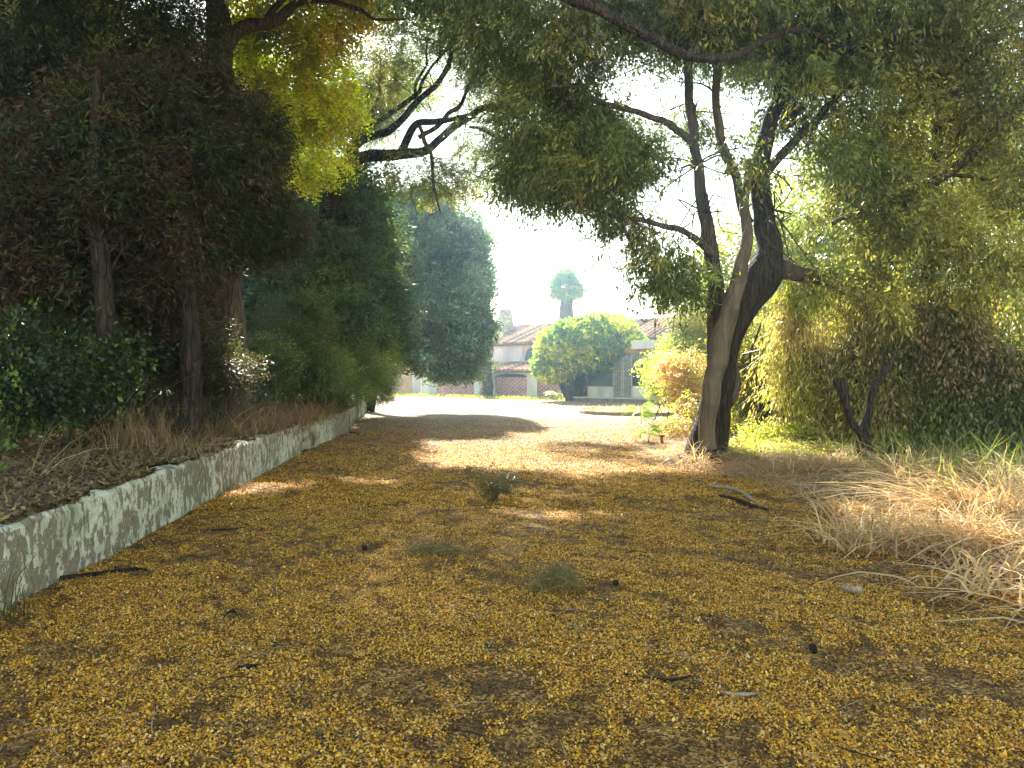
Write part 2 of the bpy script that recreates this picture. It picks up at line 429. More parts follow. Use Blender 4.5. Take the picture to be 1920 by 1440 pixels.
# ------------------------------------------------------------------ tubes (trunks, limbs, sticks)
def smooth_path(pts, rad, sub):
    pts = np.array(pts, float); rad = np.array(rad, float); n = len(pts); out = []; ro = []
    for i in range(n - 1):
        p0 = pts[max(i - 1, 0)]; p1 = pts[i]; p2 = pts[i + 1]; p3 = pts[min(i + 2, n - 1)]
        for k in range(sub):
            t = k / sub
            out.append(0.5 * ((2 * p1) + (-p0 + p2) * t + (2 * p0 - 5 * p1 + 4 * p2 - p3) * t ** 2 + (-p0 + 3 * p1 - 3 * p2 + p3) * t ** 3))
            ro.append(rad[i] * (1 - t) + rad[i + 1] * t)
    out.append(pts[-1]); ro.append(rad[-1]); return np.array(out), np.array(ro)

def tube(pts, rad, sides=8, sub=4, rough=0.06, seed=0, wob=0.0):
    C, r = smooth_path(pts, rad, sub); n = len(C)
    if wob: C = C + wob * np.stack([noise3(C, 0.9, seed + s, 2) for s in (1, 2, 3)], 1) * np.minimum(np.arange(n), 3)[:, None] / 3
    T = np.gradient(C, axis=0); T /= np.linalg.norm(T, axis=1)[:, None] + 1e-9
    up = np.array([0.31, 0.87, 0.12]); A = np.cross(T, up); A /= np.linalg.norm(A, axis=1)[:, None] + 1e-9; B = np.cross(T, A)
    ang = np.arange(sides) / sides * 2 * math.pi
    ring = A[:, None, :] * np.cos(ang)[None, :, None] + B[:, None, :] * np.sin(ang)[None, :, None]
    V = C[:, None, :] + ring * r[:, None, None]
    if rough:
        Vf = V.reshape(-1, 3); k = 1 + rough * noise3(Vf * np.array([1, 1, .4]) / max(r.max(), .02) * 0.12, 2.0, seed, 3)
        V = C[:, None, :] + ring * r[:, None, None] * k.reshape(n, sides, 1)
    V = V.reshape(-1, 3)
    i = np.arange(n - 1)[:, None] * sides; j = np.arange(sides)[None, :]
    a = (i + j).ravel(); b = (i + (j + 1) % sides).ravel()
    Fq = np.stack([a, b, b + sides, a + sides], 1)
    # end cap as quads/triangle fan folded into quads
    cap = []
    for base in (0, (n - 1) * sides):
        for q in range(1, sides - 1, 2):
            f = (base, base + q, base + q + 1, base + (q + 2 if q + 2 < sides else q + 1))
            if len(set(f)) == 4: cap.append(f if base else f[::-1])
    if cap: Fq = np.concatenate([Fq, np.array(cap)])
    return V, Fq

def join_vf(lst):
    V = []; Fq = []; o = 0
    for v, f in lst: V.append(v); Fq.append(f + o); o += len(v)
    return np.concatenate(V), np.concatenate(Fq)

def limb(name, pix, Y, parent, mat, sides=9, sub=5, seed=0, rough=0.1, wob=0.03):
    """pix: (px, py, r_px[, Ydelta])"""
    pts = []; rad = []
    for q in pix:
        y = Y + (q[3] if len(q) > 3 else 0); pts.append(P(q[0], q[1], y)); rad.append(q[2] / F * y)
    v, f = tube(pts, rad, sides, sub, rough, seed, wob)
    return obj(name, raw_mesh(name, v, f, mat, smooth=True), parent)

# ------------------------------------------------------------------ foliage
LIT = []     # (x, y, rx, ry) ellipses on the ground that the sun reaches through gaps in the crowns
def sun_ok(p):
    t = p[:, 2] / SUNV[2]; gx = p[:, 0] - SUNV[0] * t; gy = p[:, 1] - SUNV[1] * t
    keep = np.ones(len(p), bool)
    n = 0.45 * noise3(np.stack([gx, gy, 0 * gx], 1), 0.8, 77, 3)
    for (cx, cy_, rx, ry) in LIT:
        d = ((gx - cx) / rx) ** 2 + ((gy - cy_) / ry) ** 2
        keep &= ~(d < 1 + n)
    return keep

def twigs(blobs, ntw, per=10, tl=0.35, L=0.08, W=0.022, droop=0.5, out=0.6, mode='alt', c1=(.05, .09, .02), c2=(.10, .14, .03), c3=None, p3=0.0,
          gap=0.0, gscale=0.6, seed=1, hollow=0.0, stem=(0.05, 0.04, 0.03), hang=0.4, carve=True, fold=0.25, cvar=0.35):
    """leaf sprays spread through ellipsoid blobs (x,y,z,rx,ry,rz[,w]); returns V, faces, colours"""
    r = np.random.default_rng(seed)
    B = np.array([b[:6] for b in blobs], float); w = np.array([(b[6] if len(b) > 6 else 1.0) * (b[3] * b[5] * b[4]) ** (2 / 3) for b in blobs]); w /= w.sum()
    k = r.choice(len(B), ntw, p=w)
    d = r.normal(size=(ntw, 3)); d /= np.linalg.norm(d, axis=1)[:, None]
    rr = (hollow ** 3 + (1 - hollow ** 3) * r.random(ntw)) ** (1 / 3.0)
    rr = rr * (1 + 0.18 * noise3(d * 1.0 + B[k][:, :3], 0.55, seed + 5, 2))
    p = B[k, :3] + d * rr[:, None] * B[k, 3:6]
    keep = p[:, 2] > 0.05
    if gap > -1: keep &= noise3(p, gscale, seed + 11, 2) > (gap - 0.9)
    if carve and LIT: keep &= sun_ok(p)
    p = p[keep]; d = d[keep]; n = len(p)
    dr = d * out + r.normal(size=(n, 3)) * 0.5; dr[:, 2] -= droop; dr /= np.linalg.norm(dr, axis=1)[:, None]
    tlen = tl * r.uniform(0.6, 1.25, n)
    # frame
    s = np.cross(dr, np.array([0, 0, 1.0]) + r.normal(size=(n, 3)) * 0.3); s /= np.linalg.norm(s, axis=1)[:, None] + 1e-9
    u = np.cross(s, dr)
    t = (np.arange(per) + 0.6) / per
    sag = (t ** 2) * 0.25
    base = p[:, None, :] + dr[:, None, :] * (t[None, :, None] * tlen[:, None, None]); base[:, :, 2] -= sag[None, :] * tlen[:, None] * (0.5 + droop)
    m = n * per; base = base.reshape(m, 3)
    drr = np.repeat(dr, per, 0); sr = np.repeat(s, per, 0); ur = np.repeat(u, per, 0)
    side = np.tile(np.where(np.arange(per) % 2 == 0, 1.0, -1.0), n)
    if mode == 'pinnate':
        ld = drr * 0.35 + sr * side[:, None] + r.normal(size=(m, 3)) * 0.18
        nrm = ur + r.normal(size=(m, 3)) * 0.35
    else:
        ph = r.uniform(0, 6.28, m)
        ld = drr * 0.6 + (sr * np.cos(ph)[:, None] + ur * np.sin(ph)[:, None]) * 0.75 + r.normal(size=(m, 3)) * 0.25
        ld[:, 2] -= hang
        nrm = r.normal(size=(m, 3))
    ld /= np.linalg.norm(ld, axis=1)[:, None]
    lw = np.cross(ld, nrm); lw /= np.linalg.norm(lw, axis=1)[:, None] + 1e-9; ln = np.cross(lw, ld)
    Ls = L * r.uniform(0.55, 1.25, m); Ws = W * r.uniform(0.6, 1.2, m)
    tip = base + ld * Ls[:, None] ; mid = base + ld * (Ls * 0.45)[:, None] + ln * (Ls * fold * 0.3)[:, None]
    V = np.stack([base, mid + lw * Ws[:, None] * .5, tip, mid - lw * Ws[:, None] * .5], 1).reshape(-1, 3)
    tw = np.repeat(r.random(n), per); f = np.clip(0.5 * tw + 0.5 * r.random(m), 0, 1)
    c1 = np.array(c1); c2 = np.array(c2); C = c1[None] * (1 - f[:, None]) + c2[None] * f[:, None]
    C = C * (1 + cvar * np.repeat(noise3(p, 0.45, seed + 21, 2), per)[:, None]) * (1 + 0.2 * r.normal(size=(m, 1)))
    if c3 is not None:
        q = np.repeat(r.random(n) + 0.5 * noise3(p, 0.5, seed + 31, 2), per) < p3
        C[q] = np.array(c3)[None] * r.uniform(0.6, 1.3, (q.sum(), 1))
    C = np.clip(C, 0.003, 0.9); C = np.repeat(C, 4, 0)
    # a stem strip per spray
    sw = 0.004 + 0.006 * tl
    e = p + dr * tlen[:, None]; e[:, 2] -= 0.25 * tlen * (0.5 + droop)
    SV = np.stack([p + s * sw, e + s * sw * .3, e - s * sw * .3, p - s * sw], 1).reshape(-1, 3)
    V = np.concatenate([V, SV]); C = np.concatenate([C, np.tile(np.array(stem), (len(SV), 1))])
    Fq = np.arange(len(V)).reshape(-1, 4)
    return V, Fq, C

def spray_templates(nt_, per, tl, L, W, droop, hang, mode, stem, fold, seed, spread):
    """a few leaf sprays growing along +X from the origin, already hanging the way gravity pulls them"""
    r = np.random.default_rng(seed); VV = []; CC = []; TT = []
    for q in range(nt_):
        e = math.atan(droop * r.uniform(.5, 1.5)) + r.normal() * spread * .5
        dr = np.array([math.cos(e), 0, -math.sin(e)]); s = np.array([0, 1.0, 0]); u = np.cross(s, dr) * -1
        t = (np.arange(per) + .6) / per; base = dr[None] * (t * tl)[:, None]; base[:, 2] -= t ** 2 * .25 * tl * (.5 + droop)
        base[:, 1] += np.sin(t * 3 + r.uniform(0, 6)) * tl * .06
        if mode != 'pinnate': base = base + r.normal(size=(per, 3)) * tl * .10
        side = np.where(np.arange(per) % 2 == 0, 1., -1.)
        if mode == 'pinnate':
            ld = dr * .35 + s * side[:, None] + r.normal(size=(per, 3)) * .18; nrm = u + r.normal(size=(per, 3)) * .35
        else:
            ph = r.uniform(0, 6.28, per); ld = dr * .6 + (s * np.cos(ph)[:, None] + u * np.sin(ph)[:, None]) * .75 + r.normal(size=(per, 3)) * .25
            ld[:, 2] -= hang; nrm = r.normal(size=(per, 3))
        ld /= np.linalg.norm(ld, axis=1)[:, None]; lw = np.cross(ld, nrm); lw /= np.linalg.norm(lw, axis=1)[:, None] + 1e-9; ln = np.cross(lw, ld)
        Ls = (L * r.uniform(.55, 1.25, per))[:, None]; Ws = (W * r.uniform(.6, 1.2, per))[:, None]
        mid = base + ld * Ls * .45 + ln * Ls * fold * .3
        V = np.stack([base, mid + lw * Ws * .5, base + ld * Ls, mid - lw * Ws * .5], 1).reshape(-1, 3)
        C = np.repeat(np.tile(r.uniform(.6, 1.4, (per, 1)), (1, 3)), 4, 0)
        sw = .003 + .005 * tl; en = dr * tl; en[2] -= .25 * tl * (.5 + droop)
        V = np.concatenate([V, np.array([s * sw, en + s * sw * .3, en - s * sw * .3, -s * sw])]); C = np.concatenate([C, np.tile(np.array(stem) * 8, (4, 1))])
        VV.append(V); CC.append(C); TT.append(np.full(len(V), q))
    return np.concatenate(VV), np.concatenate(CC), np.concatenate(TT)

_ng = None
def spray_nodes():
    """geometry nodes: the spray meshes stored in the object are set on its points"""
    global _ng
    if _ng: return _ng
    g = bpy.data.node_groups.new("leaf_sprays", 'GeometryNodeTree'); g.interface.new_socket("Geometry", in_out='INPUT', socket_type='NodeSocketGeometry'); g.interface.new_socket("Geometry", in_out='OUTPUT', socket_type='NodeSocketGeometry')
    n = g.nodes.new; L = g.links.new
    gi = n("NodeGroupInput"); go = n("NodeGroupOutput")
    def attr(nm, ty):
        a = n("GeometryNodeInputNamedAttribute"); a.data_type = ty; a.inputs[0].default_value = nm; return a.outputs[0]
    sep = n("GeometryNodeSeparateGeometry"); sep.domain = 'POINT'; tid = attr("template", 'INT')
    cmp_ = n("FunctionNodeCompare"); cmp_.data_type = 'INT'; cmp_.operation = 'GREATER_EQUAL'; L(tid, cmp_.inputs[2]); cmp_.inputs[3].default_value = 0
    L(gi.outputs[0], sep.inputs[0]); L(cmp_.outputs[0], sep.inputs[1])
    sp = n("GeometryNodeSplitToInstances"); sp.domain = 'POINT'; L(sep.outputs[0], sp.inputs[0]); L(tid, sp.inputs["Group ID"])
    iop = n("GeometryNodeInstanceOnPoints"); iop.inputs["Pick Instance"].default_value = True
    L(sep.outputs[1], iop.inputs["Points"]); L(sp.outputs[0], iop.inputs["Instance"]); L(attr("pick", 'INT'), iop.inputs["Instance Index"])
    e2r = n("FunctionNodeEulerToRotation"); L(attr("rot", 'FLOAT_VECTOR'), e2r.inputs[0]); L(e2r.outputs[0], iop.inputs["Rotation"]); L(attr("size", 'FLOAT'), iop.inputs["Scale"])
    L(iop.outputs[0], go.inputs[0]); _ng = g; return g

MATS_S = {}
DENS = 3.0
def crown(name, blobs, ntw, parent, mat=None, kind="stuff", per=10, tl=0.35, L=0.08, W=0.022, droop=0.5, out=0.6, mode='alt', c1=(.05, .09, .02), c2=(.10, .14, .03), c3=None, p3=0.0,
          gap=0.0, gscale=0.6, seed=1, hollow=0.0, stem=(0.05, 0.04, 0.03), hang=0.4, carve=True, fold=0.25, cvar=0.35, ntpl=7, spread=.5, dens=1.0, lump=.28):
    r = np.random.default_rng(seed); ntw = int(ntw * dens * DENS)
    B = np.array([b[:6] for b in blobs], float); w = np.array([(b[6] if len(b) > 6 else 1.0) * (b[3] * b[5] * b[4]) ** (2 / 3) for b in blobs]); w /= w.sum()
    k = r.choice(len(B), ntw, p=w)
    d = r.normal(size=(ntw, 3)); d /= np.linalg.norm(d, axis=1)[:, None]
    rr = (hollow ** 3 + (1 - hollow ** 3) * r.random(ntw)) ** (1 / 3.0)
    rr = rr * (1 + lump * noise3(d * 1.0 + B[k][:, :3], 0.55, seed + 5, 3))
    p = B[k, :3] + d * rr[:, None] * B[k, 3:6]
    keep = (p[:, 2] > 0.05) & (noise3(p, gscale, seed + 11, 3) > (gap - 0.9))
    if carve and LIT: keep &= sun_ok(p)
    p = p[keep]; d = d[keep]; n = len(p)
    az_ = np.arctan2(d[:, 1] * out + r.normal(size=n) * .4, d[:, 0] * out + r.normal(size=n) * .4)
    rot = np.stack([r.normal(size=n) * .25 * (1 + spread), -d[:, 2] * out * .5 + r.normal(size=n) * .3 * spread * 2, az_], 1)
    f = np.clip(.7 * r.random(n) + .3 * (0.5 + 0.5 * noise3(p, 1.2, seed + 17, 2)), 0, 1)[:, None]
    C = np.array(c1)[None] * (1 - f) + np.array(c2)[None] * f
    C = C * (1 + cvar * noise3(p, 0.45, seed + 21, 2)[:, None])
    if c3 is not None:
        q = (r.random(n) + 0.5 * noise3(p, 0.5, seed + 31, 2)) < p3; C[q] = np.array(c3)[None] * r.uniform(.6, 1.3, (q.sum(), 1))
    C = np.clip(C, .003, .9)
    TV, TC, TT = spray_templates(ntpl, per, tl, L, W, droop, hang, mode, stem, fold, seed + 3, spread)
    m = len(TV); Mi = parent_world(parent).inverted(); off = np.array(Mi.translation); Rz = np.array(Mi.to_3x3())
    V = np.concatenate([TV, p @ Rz.T + off])
    me = raw_mesh(name, V, np.arange(m).reshape(-1, 4), {M_LEAF: M_LEAF_S, M_NEEDLE: M_NEEDLE_S, M_DRY: M_DRY_S}.get(mat or M_LEAF)); me["_local"] = 1
    def at(nm, ty, key, arr): a = me.attributes.new(nm, ty, 'POINT'); a.data.foreach_set(key, np.ascontiguousarray(arr, dtype=np.int32 if ty == 'INT' else np.float32).ravel())
    one = np.ones((m + n, 4)); one[:m, :3] = TC; at("col", 'FLOAT_COLOR', "color", one)
    one = np.ones((m + n, 4)); one[m:, :3] = C; at("tint", 'FLOAT_COLOR', "color", one)
    at("template", 'INT', "value", np.concatenate([TT, np.full(n, -1)])); at("pick", 'INT', "value", np.concatenate([np.zeros(m), r.integers(0, ntpl, n)]))
    at("rot", 'FLOAT_VECTOR', "vector", np.concatenate([np.zeros((m, 3)), rot])); at("size", 'FLOAT', "value", np.concatenate([np.ones(m), r.uniform(.65, 1.3, n)]))
    o = obj(name, me, parent); md = o.modifiers.new("leaf_sprays", 'NODES'); md.node_group = spray_nodes()
    if kind: o["kind"] = kind
    return o

def PB(px, py, Y, rx, rz, ry, w=1.0):
    c = P(px, py, Y); return (c[0], c[1], c[2], rx / F * Y, ry, rz / F * Y, w)

def spray_branches(blobs, hubs, n, seed, r0=0.02):
    """thin secondary branches reaching from hub points into the blobs"""
    r = np.random.default_rng(seed); out = []
    hubs = np.array(hubs)
    for k in range(n):
        b = blobs[r.integers(len(blobs))]; tgt = np.array(b[:3]) + r.normal(size=3) * np.array(b[3:6]) * 0.45
        h = hubs[np.argmin(np.linalg.norm(hubs - tgt, axis=1) + r.random(len(hubs)) * 1.2)]
        m1 = h * .65 + tgt * .35 + r.normal(size=3) * .15 + np.array([0, 0, .12]); m2 = h * .3 + tgt * .7 + r.normal(size=3) * .18
        rr = r0 * r.uniform(.5, 1.3)
        out.append(tube([h, m1, m2, tgt], [rr, rr * .75, rr * .5, rr * .2], 5, 3, 0, seed + k))
    return join_vf(out)

# where the sun comes through (ground x, y, rx, ry)
LIT += [(5.2, 7.7, 2.0, 1.6), (2.5, 6.1, .5, .3), (4.3, 5.1, 1.2, .95), (.9, 8.6, .8, .25), (3.6, 12.6, 1.7, .8), (5.8, 14.6, 3.2, 2.6), (5.2, 19.5, 3.5, 2.5), (1.7, 10.8, .7, .2),
        (7.0, 11.4, 2.2, 1.6), (9.2, 10.4, 2.0, 1.6), (6.2, 8.6, 1.4, .8), (5.4, 5.4, 1.4, .8), (2.3, 4.0, .5, .25), (3.1, 8.9, .5, .25)]
# ================================================================== THE HOUSE (own space: s along the front, d backwards, z up)
HA = R(-40)
HO = np.array([1.6, 50.0])
hu = np.array([math.cos(HA), math.sin(HA)]); hn = np.array([-math.sin(HA), math.cos(HA)])
house = empty("house", (HO[0], HO[1], 0), "long low country house with clay tile roof, pink plaster walls and pierced brick arches", "house", rz=HA)
def S(px, d=0.0):
    """s on the house front (set back d) seen at photo column px"""
    k = (px - 960) / F; o = HO + hn * d
    return (k * o[1] - o[0]) / (hu[0] - k * hu[1])
def Zh(px, py, d=0.0):
    s = S(px, d); y = (HO + hn * d + hu * s)[1]
    return EYE + (HZ - py) / F * y

def lmesh(name, V, Fq, mat, parent=house, smooth=False, **kw):
    me = raw_mesh(name, V, Fq, mat, smooth=smooth); me["_local"] = 1
    return tag(link(bpy.data.objects.new(name, me), parent), **kw)
def lbox(name, s0, s1, d0, d1, z0, z1, mat, parent=house, **kw):
    return lmesh(name, box_verts(s0, s1, d0, d1, z0, z1), BF, mat, parent, **kw)
def lboxes(name, L_, mat, parent=house, **kw):
    V = []; Fq = []
    for b in L_:
        o = len(V); V += box_verts(*b); Fq += [tuple(i + o for i in f) for f in BF]
    return lmesh(name, V, Fq, mat, parent, **kw)
def obox(name, segs, w, t, d, mat, parent=house, **kw):
    """thin bars in the wall plane from (s,z) to (s,z), width w, thickness t, at depth d"""
    V = []; Fq = []
    for (s0, z0, s1, z1, dd) in segs:
        v = np.array([s1 - s0, z1 - z0]); v /= np.linalg.norm(v) + 1e-9; nn = np.array([-v[1], v[0]]) * w / 2
        o = len(V)
        for y in (d + dd, d + dd + t):
            for (a, b, sg) in ((s0, z0, 1), (s1, z1, 1), (s1, z1, -1), (s0, z0, -1)): V.append((a + nn[0] * sg, y, b + nn[1] * sg))
        Fq += [tuple(i + o for i in f) for f in [(0, 1, 2, 3), (7, 6, 5, 4), (0, 4, 5, 1), (1, 5, 6, 2), (2, 6, 7, 3), (3, 7, 4, 0)]]
    return lmesh(name, V, Fq, mat, parent, **kw)
def arch_header(name, s0, s1, zs, zc, zt, d, t, mat, parent=house, n=14, **kw):
    V = []; Fq = []
    for i in range(n + 1):
        u = i / n; s = s0 + (s1 - s0) * u; zz = zs + (zc - zs) * math.sqrt(max(0, 1 - (2 * u - 1) ** 2)) ** 0.8
        V += [(s, d, zz), (s, d, zt), (s, d + t, zt), (s, d + t, zz)]
    for i in range(n):
        a = 4 * i; b = a + 4
        Fq += [(a, b, b + 1, a + 1), (a + 2, a + 3, b + 3, b + 2)[::-1][::-1], (a, a + 3, b + 3, b), (a + 1, b + 1, b + 2, a + 2)]
    return lmesh(name, V, Fq, mat, parent, **kw)

EAVE = Zh(960, 697); WING_TOP = Zh(960, 681, 2.4)
sA, sEnd = S(818), S(1100)
arches = [(S(818), S(889)), (S(927), S(988)), (S(1007), S(1062)), (S(1072), S(1120))]
zs_, zc_ = Zh(930, 706), Zh(960, 700.5)
# piers between the arches
edges = [S(790)] + [v for a in arches for v in a] + [S(1125)]
for k in range(0, len(edges), 2):
    lbox("pier", edges[k], edges[k + 1], 0, 0.3, -0.3, zs_ - 0.001, M_WHITEWALL)
    lbox("spandrel", edges[k], edges[k + 1], 0, 0.3, zs_, EAVE, M_WHITEWALL)
def brick_screen(s0, s1, z0, z1, d=0.12):
    L_ = []; row = 0; z = z0; r = random.Random(int(s0 * 100) & 1023)
    while z < z1:
        o = 0.175 * (row % 2); s = s0 - o
        while s < s1:
            a, b = max(s, s0), min(s + 0.235, s1)
            if b - a > 0.03:
                u = (0.5 * (a + b) - s0) / (s1 - s0); top = zs_ + (zc_ - zs_) * math.sqrt(max(0, 1 - (2 * u - 1) ** 2)) - 0.14
                if z + 0.1 < top: L_.append((a, b, d + r.uniform(0, .012), d + 0.13, z, z + 0.122))
            s += 0.35
        z += 0.127; row += 1
    lboxes("brick_screen", L_, M_BRICK, kind="stuff")
for (a, b) in arches:
    arch_header("arch", a, b, zs_, zc_, EAVE, 0.0, 0.3, M_WHITEWALL)
    brick_screen(a + .002, b - .002, -0.05, zc_)
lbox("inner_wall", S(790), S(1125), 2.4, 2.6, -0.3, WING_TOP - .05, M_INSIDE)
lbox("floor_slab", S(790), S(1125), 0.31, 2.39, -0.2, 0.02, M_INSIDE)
# upper wall, arches in it, eave band and roof
UE = Zh(950, 647, 2.4); sU0 = S(906, 2.4); sU1 = S(1500, 2.4)
ua = [(S(1000, 2.4) - 1.0, S(1000, 2.4) + 0.9), (S(1246, 2.4), S(1290, 2.4))]
zb = Zh(995, 676, 2.4)
segs_ = [sU0, ua[0][0], ua[0][1], ua[1][0], ua[1][1], sU1]
for k in (0, 2, 4): lbox("upper_wall", segs_[k], segs_[k + 1], 2.6 if False else 2.605, 2.85, -0.2, UE, M_PINKWALL)
for (a, b) in ua:
    zsp = zb + 0.25; zcr = zb + 0.95
    lbox("upper_wall", a, b, 2.605, 2.85, -0.2, zb, M_PINKWALL)
    arch_header("arch", a, b, zsp, zcr, UE, 2.605, 0.245, M_PINKWALL)
    arch_header("arch_trim", a - .1, b + .1, zsp + .02, zcr + .08, zcr + .2, 2.55, 0.05, M_OCHRE)
    lbox("window", a, b, 2.78, 2.80, zb, zcr, M_GLASS)
lbox("eave_band", sU0 - .1, sU1, 2.48, 2.60, UE - 0.10, UE + 0.06, M_OCHRE)
lbox("ridge_flashing", S(900), S(1020), 2.36, 2.47, WING_TOP - 0.02, WING_TOP + 0.08, M_OCHRE)
lbox("side_wall", sU0, sU0 + .25, 2.86, 11.0, -0.2, UE, M_PINKWALL)
lbox("rear_wall", sU0, sU1, 11.0, 11.25, -0.2, UE, M_PINKWALL)
RD = 7.0; RZ = Zh(1000, 612, RD)
def tile_row_mesh(length, wid=0.27, step=0.38, mat=None):
    n = max(1, int(length / step)); V = []; Fq = []; m = 7
    for k in range(n):
        y0 = k * length / n; y1 = (k + 1) * length / n + 0.04
        for (y, rr, dz) in ((y0, .5, .035), (y1, .43, 0.0)):
            for i in range(m):
                a = math.pi * i / (m - 1); V.append((math.cos(a) * wid * rr, y, math.sin(a) * wid * .40 + dz))
        o = k * 2 * m
        Fq += [(o + i, o + i + 1, o + m + i + 1, o + m + i) for i in range(m - 1)]
        Fq.append(tuple(o + i for i in range(m)))
    me = raw_mesh("tile_row", V, Fq, mat or M_TILE, smooth=False); me["_local"] = 1; return me
def roof(name, s0, s1, d0, d1, z0, z1, hip=None, pitch=0.42, skip=None):
    """sloping sheet with rows of clay tiles on it"""
    V = [(s0, d0, z0), (s1, d0, z0), (s1, d1, z1), (s0 + (hip or 0), d1, z1)]
    V += [(x, y, z - 0.10) for x, y, z in V]
    rf = lmesh(name, V, [(0, 1, 2, 3), (7, 6, 5, 4), (0, 4, 5, 1), (1, 5, 6, 2), (2, 6, 7, 3), (3, 7, 4, 0)], M_TILE_BED)
    Ls = math.hypot(d1 - d0, z1 - z0); slope = math.atan2(z1 - z0, d1 - d0)
    cache = {}; s = s0 + (hip or 0) + pitch / 2; r = random.Random(5)
    while s < s1:
        t = max(0.0, (s0 - s) / -hip) if hip else 0.0       # rows that start part way up, along the slanting end
        q = max(.1, round((1 - t) * 10) / 10); t = 1 - q
        mt = r.choice([M_TILE, M_TILE_PALE, M_TILE_PALE, M_TILE_DARK, M_TILE_DARK]); key = (q, mt.name)
        if key not in cache: cache[key] = tile_row_mesh(Ls * q, mat=mt)
        o = bpy.data.objects.new("tile_row", cache[key]); o.location = (s + r.uniform(-.015, .015), d0 - 0.05 + t * (d1 - d0), z0 + 0.02 + t * (z1 - z0) + r.uniform(0, .015))
        o.rotation_euler = (slope, 0, r.uniform(-.006, .006)); link(o, rf)
        s += pitch
    return rf
hipw = S(937, RD) - sU0 + .4
roof("roof", sU0 - 0.4, sU1 - 6.0, 2.40, RD, UE + 0.06, RZ, hip=hipw)
V = [(sU0 - .4, 2.4, UE + .06), (sU0 - .4, 11.4, UE + .06), (sU0 - .4 + hipw, RD + .01, RZ)]
lmesh("hip_roof", V + [(x + .05, y, z - .12) for x, y, z in V], [(0, 2, 1), (3, 4, 5), (0, 1, 4, 3), (1, 2, 5, 4), (2, 0, 3, 5)], M_TILE)
lmesh("rear_roof", [(sU0 - .4, 11.4, UE + .06), (sU1 - 6, 11.4, UE + .06), (sU1 - 6, RD + .01, RZ - .01), (sU0 - .4 + hipw, RD + .01, RZ - .01)], [(0, 3, 2, 1)], M_TILE)
vr, fr = tube([(sU0 - .4 + hipw - .1, RD, RZ + .05), (sU1 - 6, RD, RZ + .05)], [.13, .13], 8, 30, .1, 4)
lmesh("ridge_tiles", vr, fr, M_TILE)
vr, fr = tube([(sU0 - .45, 2.35, UE + .1), (sU0 - .4 + hipw, RD, RZ + .05)], [.12, .12], 8, 14, .1, 4)
lmesh("hip_tiles", vr, fr, M_TILE)
roof("lean_to_roof", S(800) , S(1125), -0.32, 2.36, EAVE + .02, WING_TOP, pitch=0.40)
# chimney with its wire frame
cs0, cs1 = S(940, RD - .6), S(957, RD - .6); cz0, cz1 = RZ - 0.9, Zh(948, 583, RD - .6)
cm = (cs0 + cs1) / 2; hw = (cs1 - cs0) / 2
def frustum(s, d, w0, w1, z0, z1):
    return [(s - w0, d - w0, z0), (s + w0, d - w0, z0), (s + w0, d + w0, z0), (s - w0, d + w0, z0), (s - w1, d - w1, z1), (s + w1, d - w1, z1), (s + w1, d + w1, z1), (s - w1, d + w1, z1)]
ch = lmesh("chimney", frustum(cm, RD - .6, hw * 1.15, hw * .72, cz0, cz1), BF, M_STONE)
lmesh("chimney_cap", frustum(cm, RD - .6, hw * .95, hw * .98, cz1 + .002, cz1 + .1), BF, M_BRICK, ch)
lmesh("chimney_collar", frustum(cm, RD - .6, hw * .84, hw * .84, cz1 - .5, cz1 - .44), BF, M_BRICK, ch)
zt = Zh(949, 562, RD - .6)
for (a, b, c, d_) in [(cm - hw * .6, cz1 + .1, cm + hw * .1, zt), (cm + hw * .5, cz1 + .1, cm + hw * .1, zt), (cm - hw * 2.1, cz1 - .9, cm - hw * .6, cz1 + .12), (cm - hw * 2.1, cz0, cm - hw * 2.1, cz1 - .88)]:
    v, f = tube([(a, RD - .6, b), (c, RD - .6, d_)], [.05, .045], 5, 2, 0); lmesh("aerial_rod", v, f, M_METAL, ch)
# porch in front of the right-hand wing
PD = -3.2
t0, t1 = S(1086, PD), S(1262, PD)
zt_ = 0.28
lbox("terrace", t0, S(1400, PD), PD - .5, -0.35, -0.3, zt_ - .06, M_STONE)
lbox("terrace_edge", t0 - .05, S(1400, PD), PD - .56, -0.34, zt_ - .058, zt_, M_WHITEWALL)
pz_top = Zh(1180, 664, PD)
w0, w1 = S(1103, PD), S(1149, PD); zsil = Zh(1120, 722, PD)
lbox("parapet", w0 - .05, w1, PD, PD + .2, zt_ + .001, zsil - .06, M_WHITEWALL)
win = lbox("window", w0, w1 - .02, PD + .1, PD + .13, zsil, pz_top - .25, M_GLASS)
lbox("window_frame", w0 - .06, w0, PD + .02, PD + .14, zsil, pz_top - .25, M_GREENWOOD, win)
lbox("window_frame", w1 - .07, w1 + .0, PD + .02, PD + .14, zsil, pz_top - .25, M_GREENWOOD, win)
lbox("window_sill", w0 - .08, w1 + .02, PD - .05, PD + .16, zsil - .058, zsil - .002, M_GREENWOOD, win)
w2, w3 = S(1186, PD), S(1226, PD)
lbox("window", w2, w3, PD + .12, PD + .15, Zh(1200, 724, PD) + .01, Zh(1200, 676, PD), M_GLASS)
lbox("white_panel", w2 - .02, w3, PD - .02, PD + .05, zt_ + .02, Zh(1200, 724, PD), M_WHITEWALL)
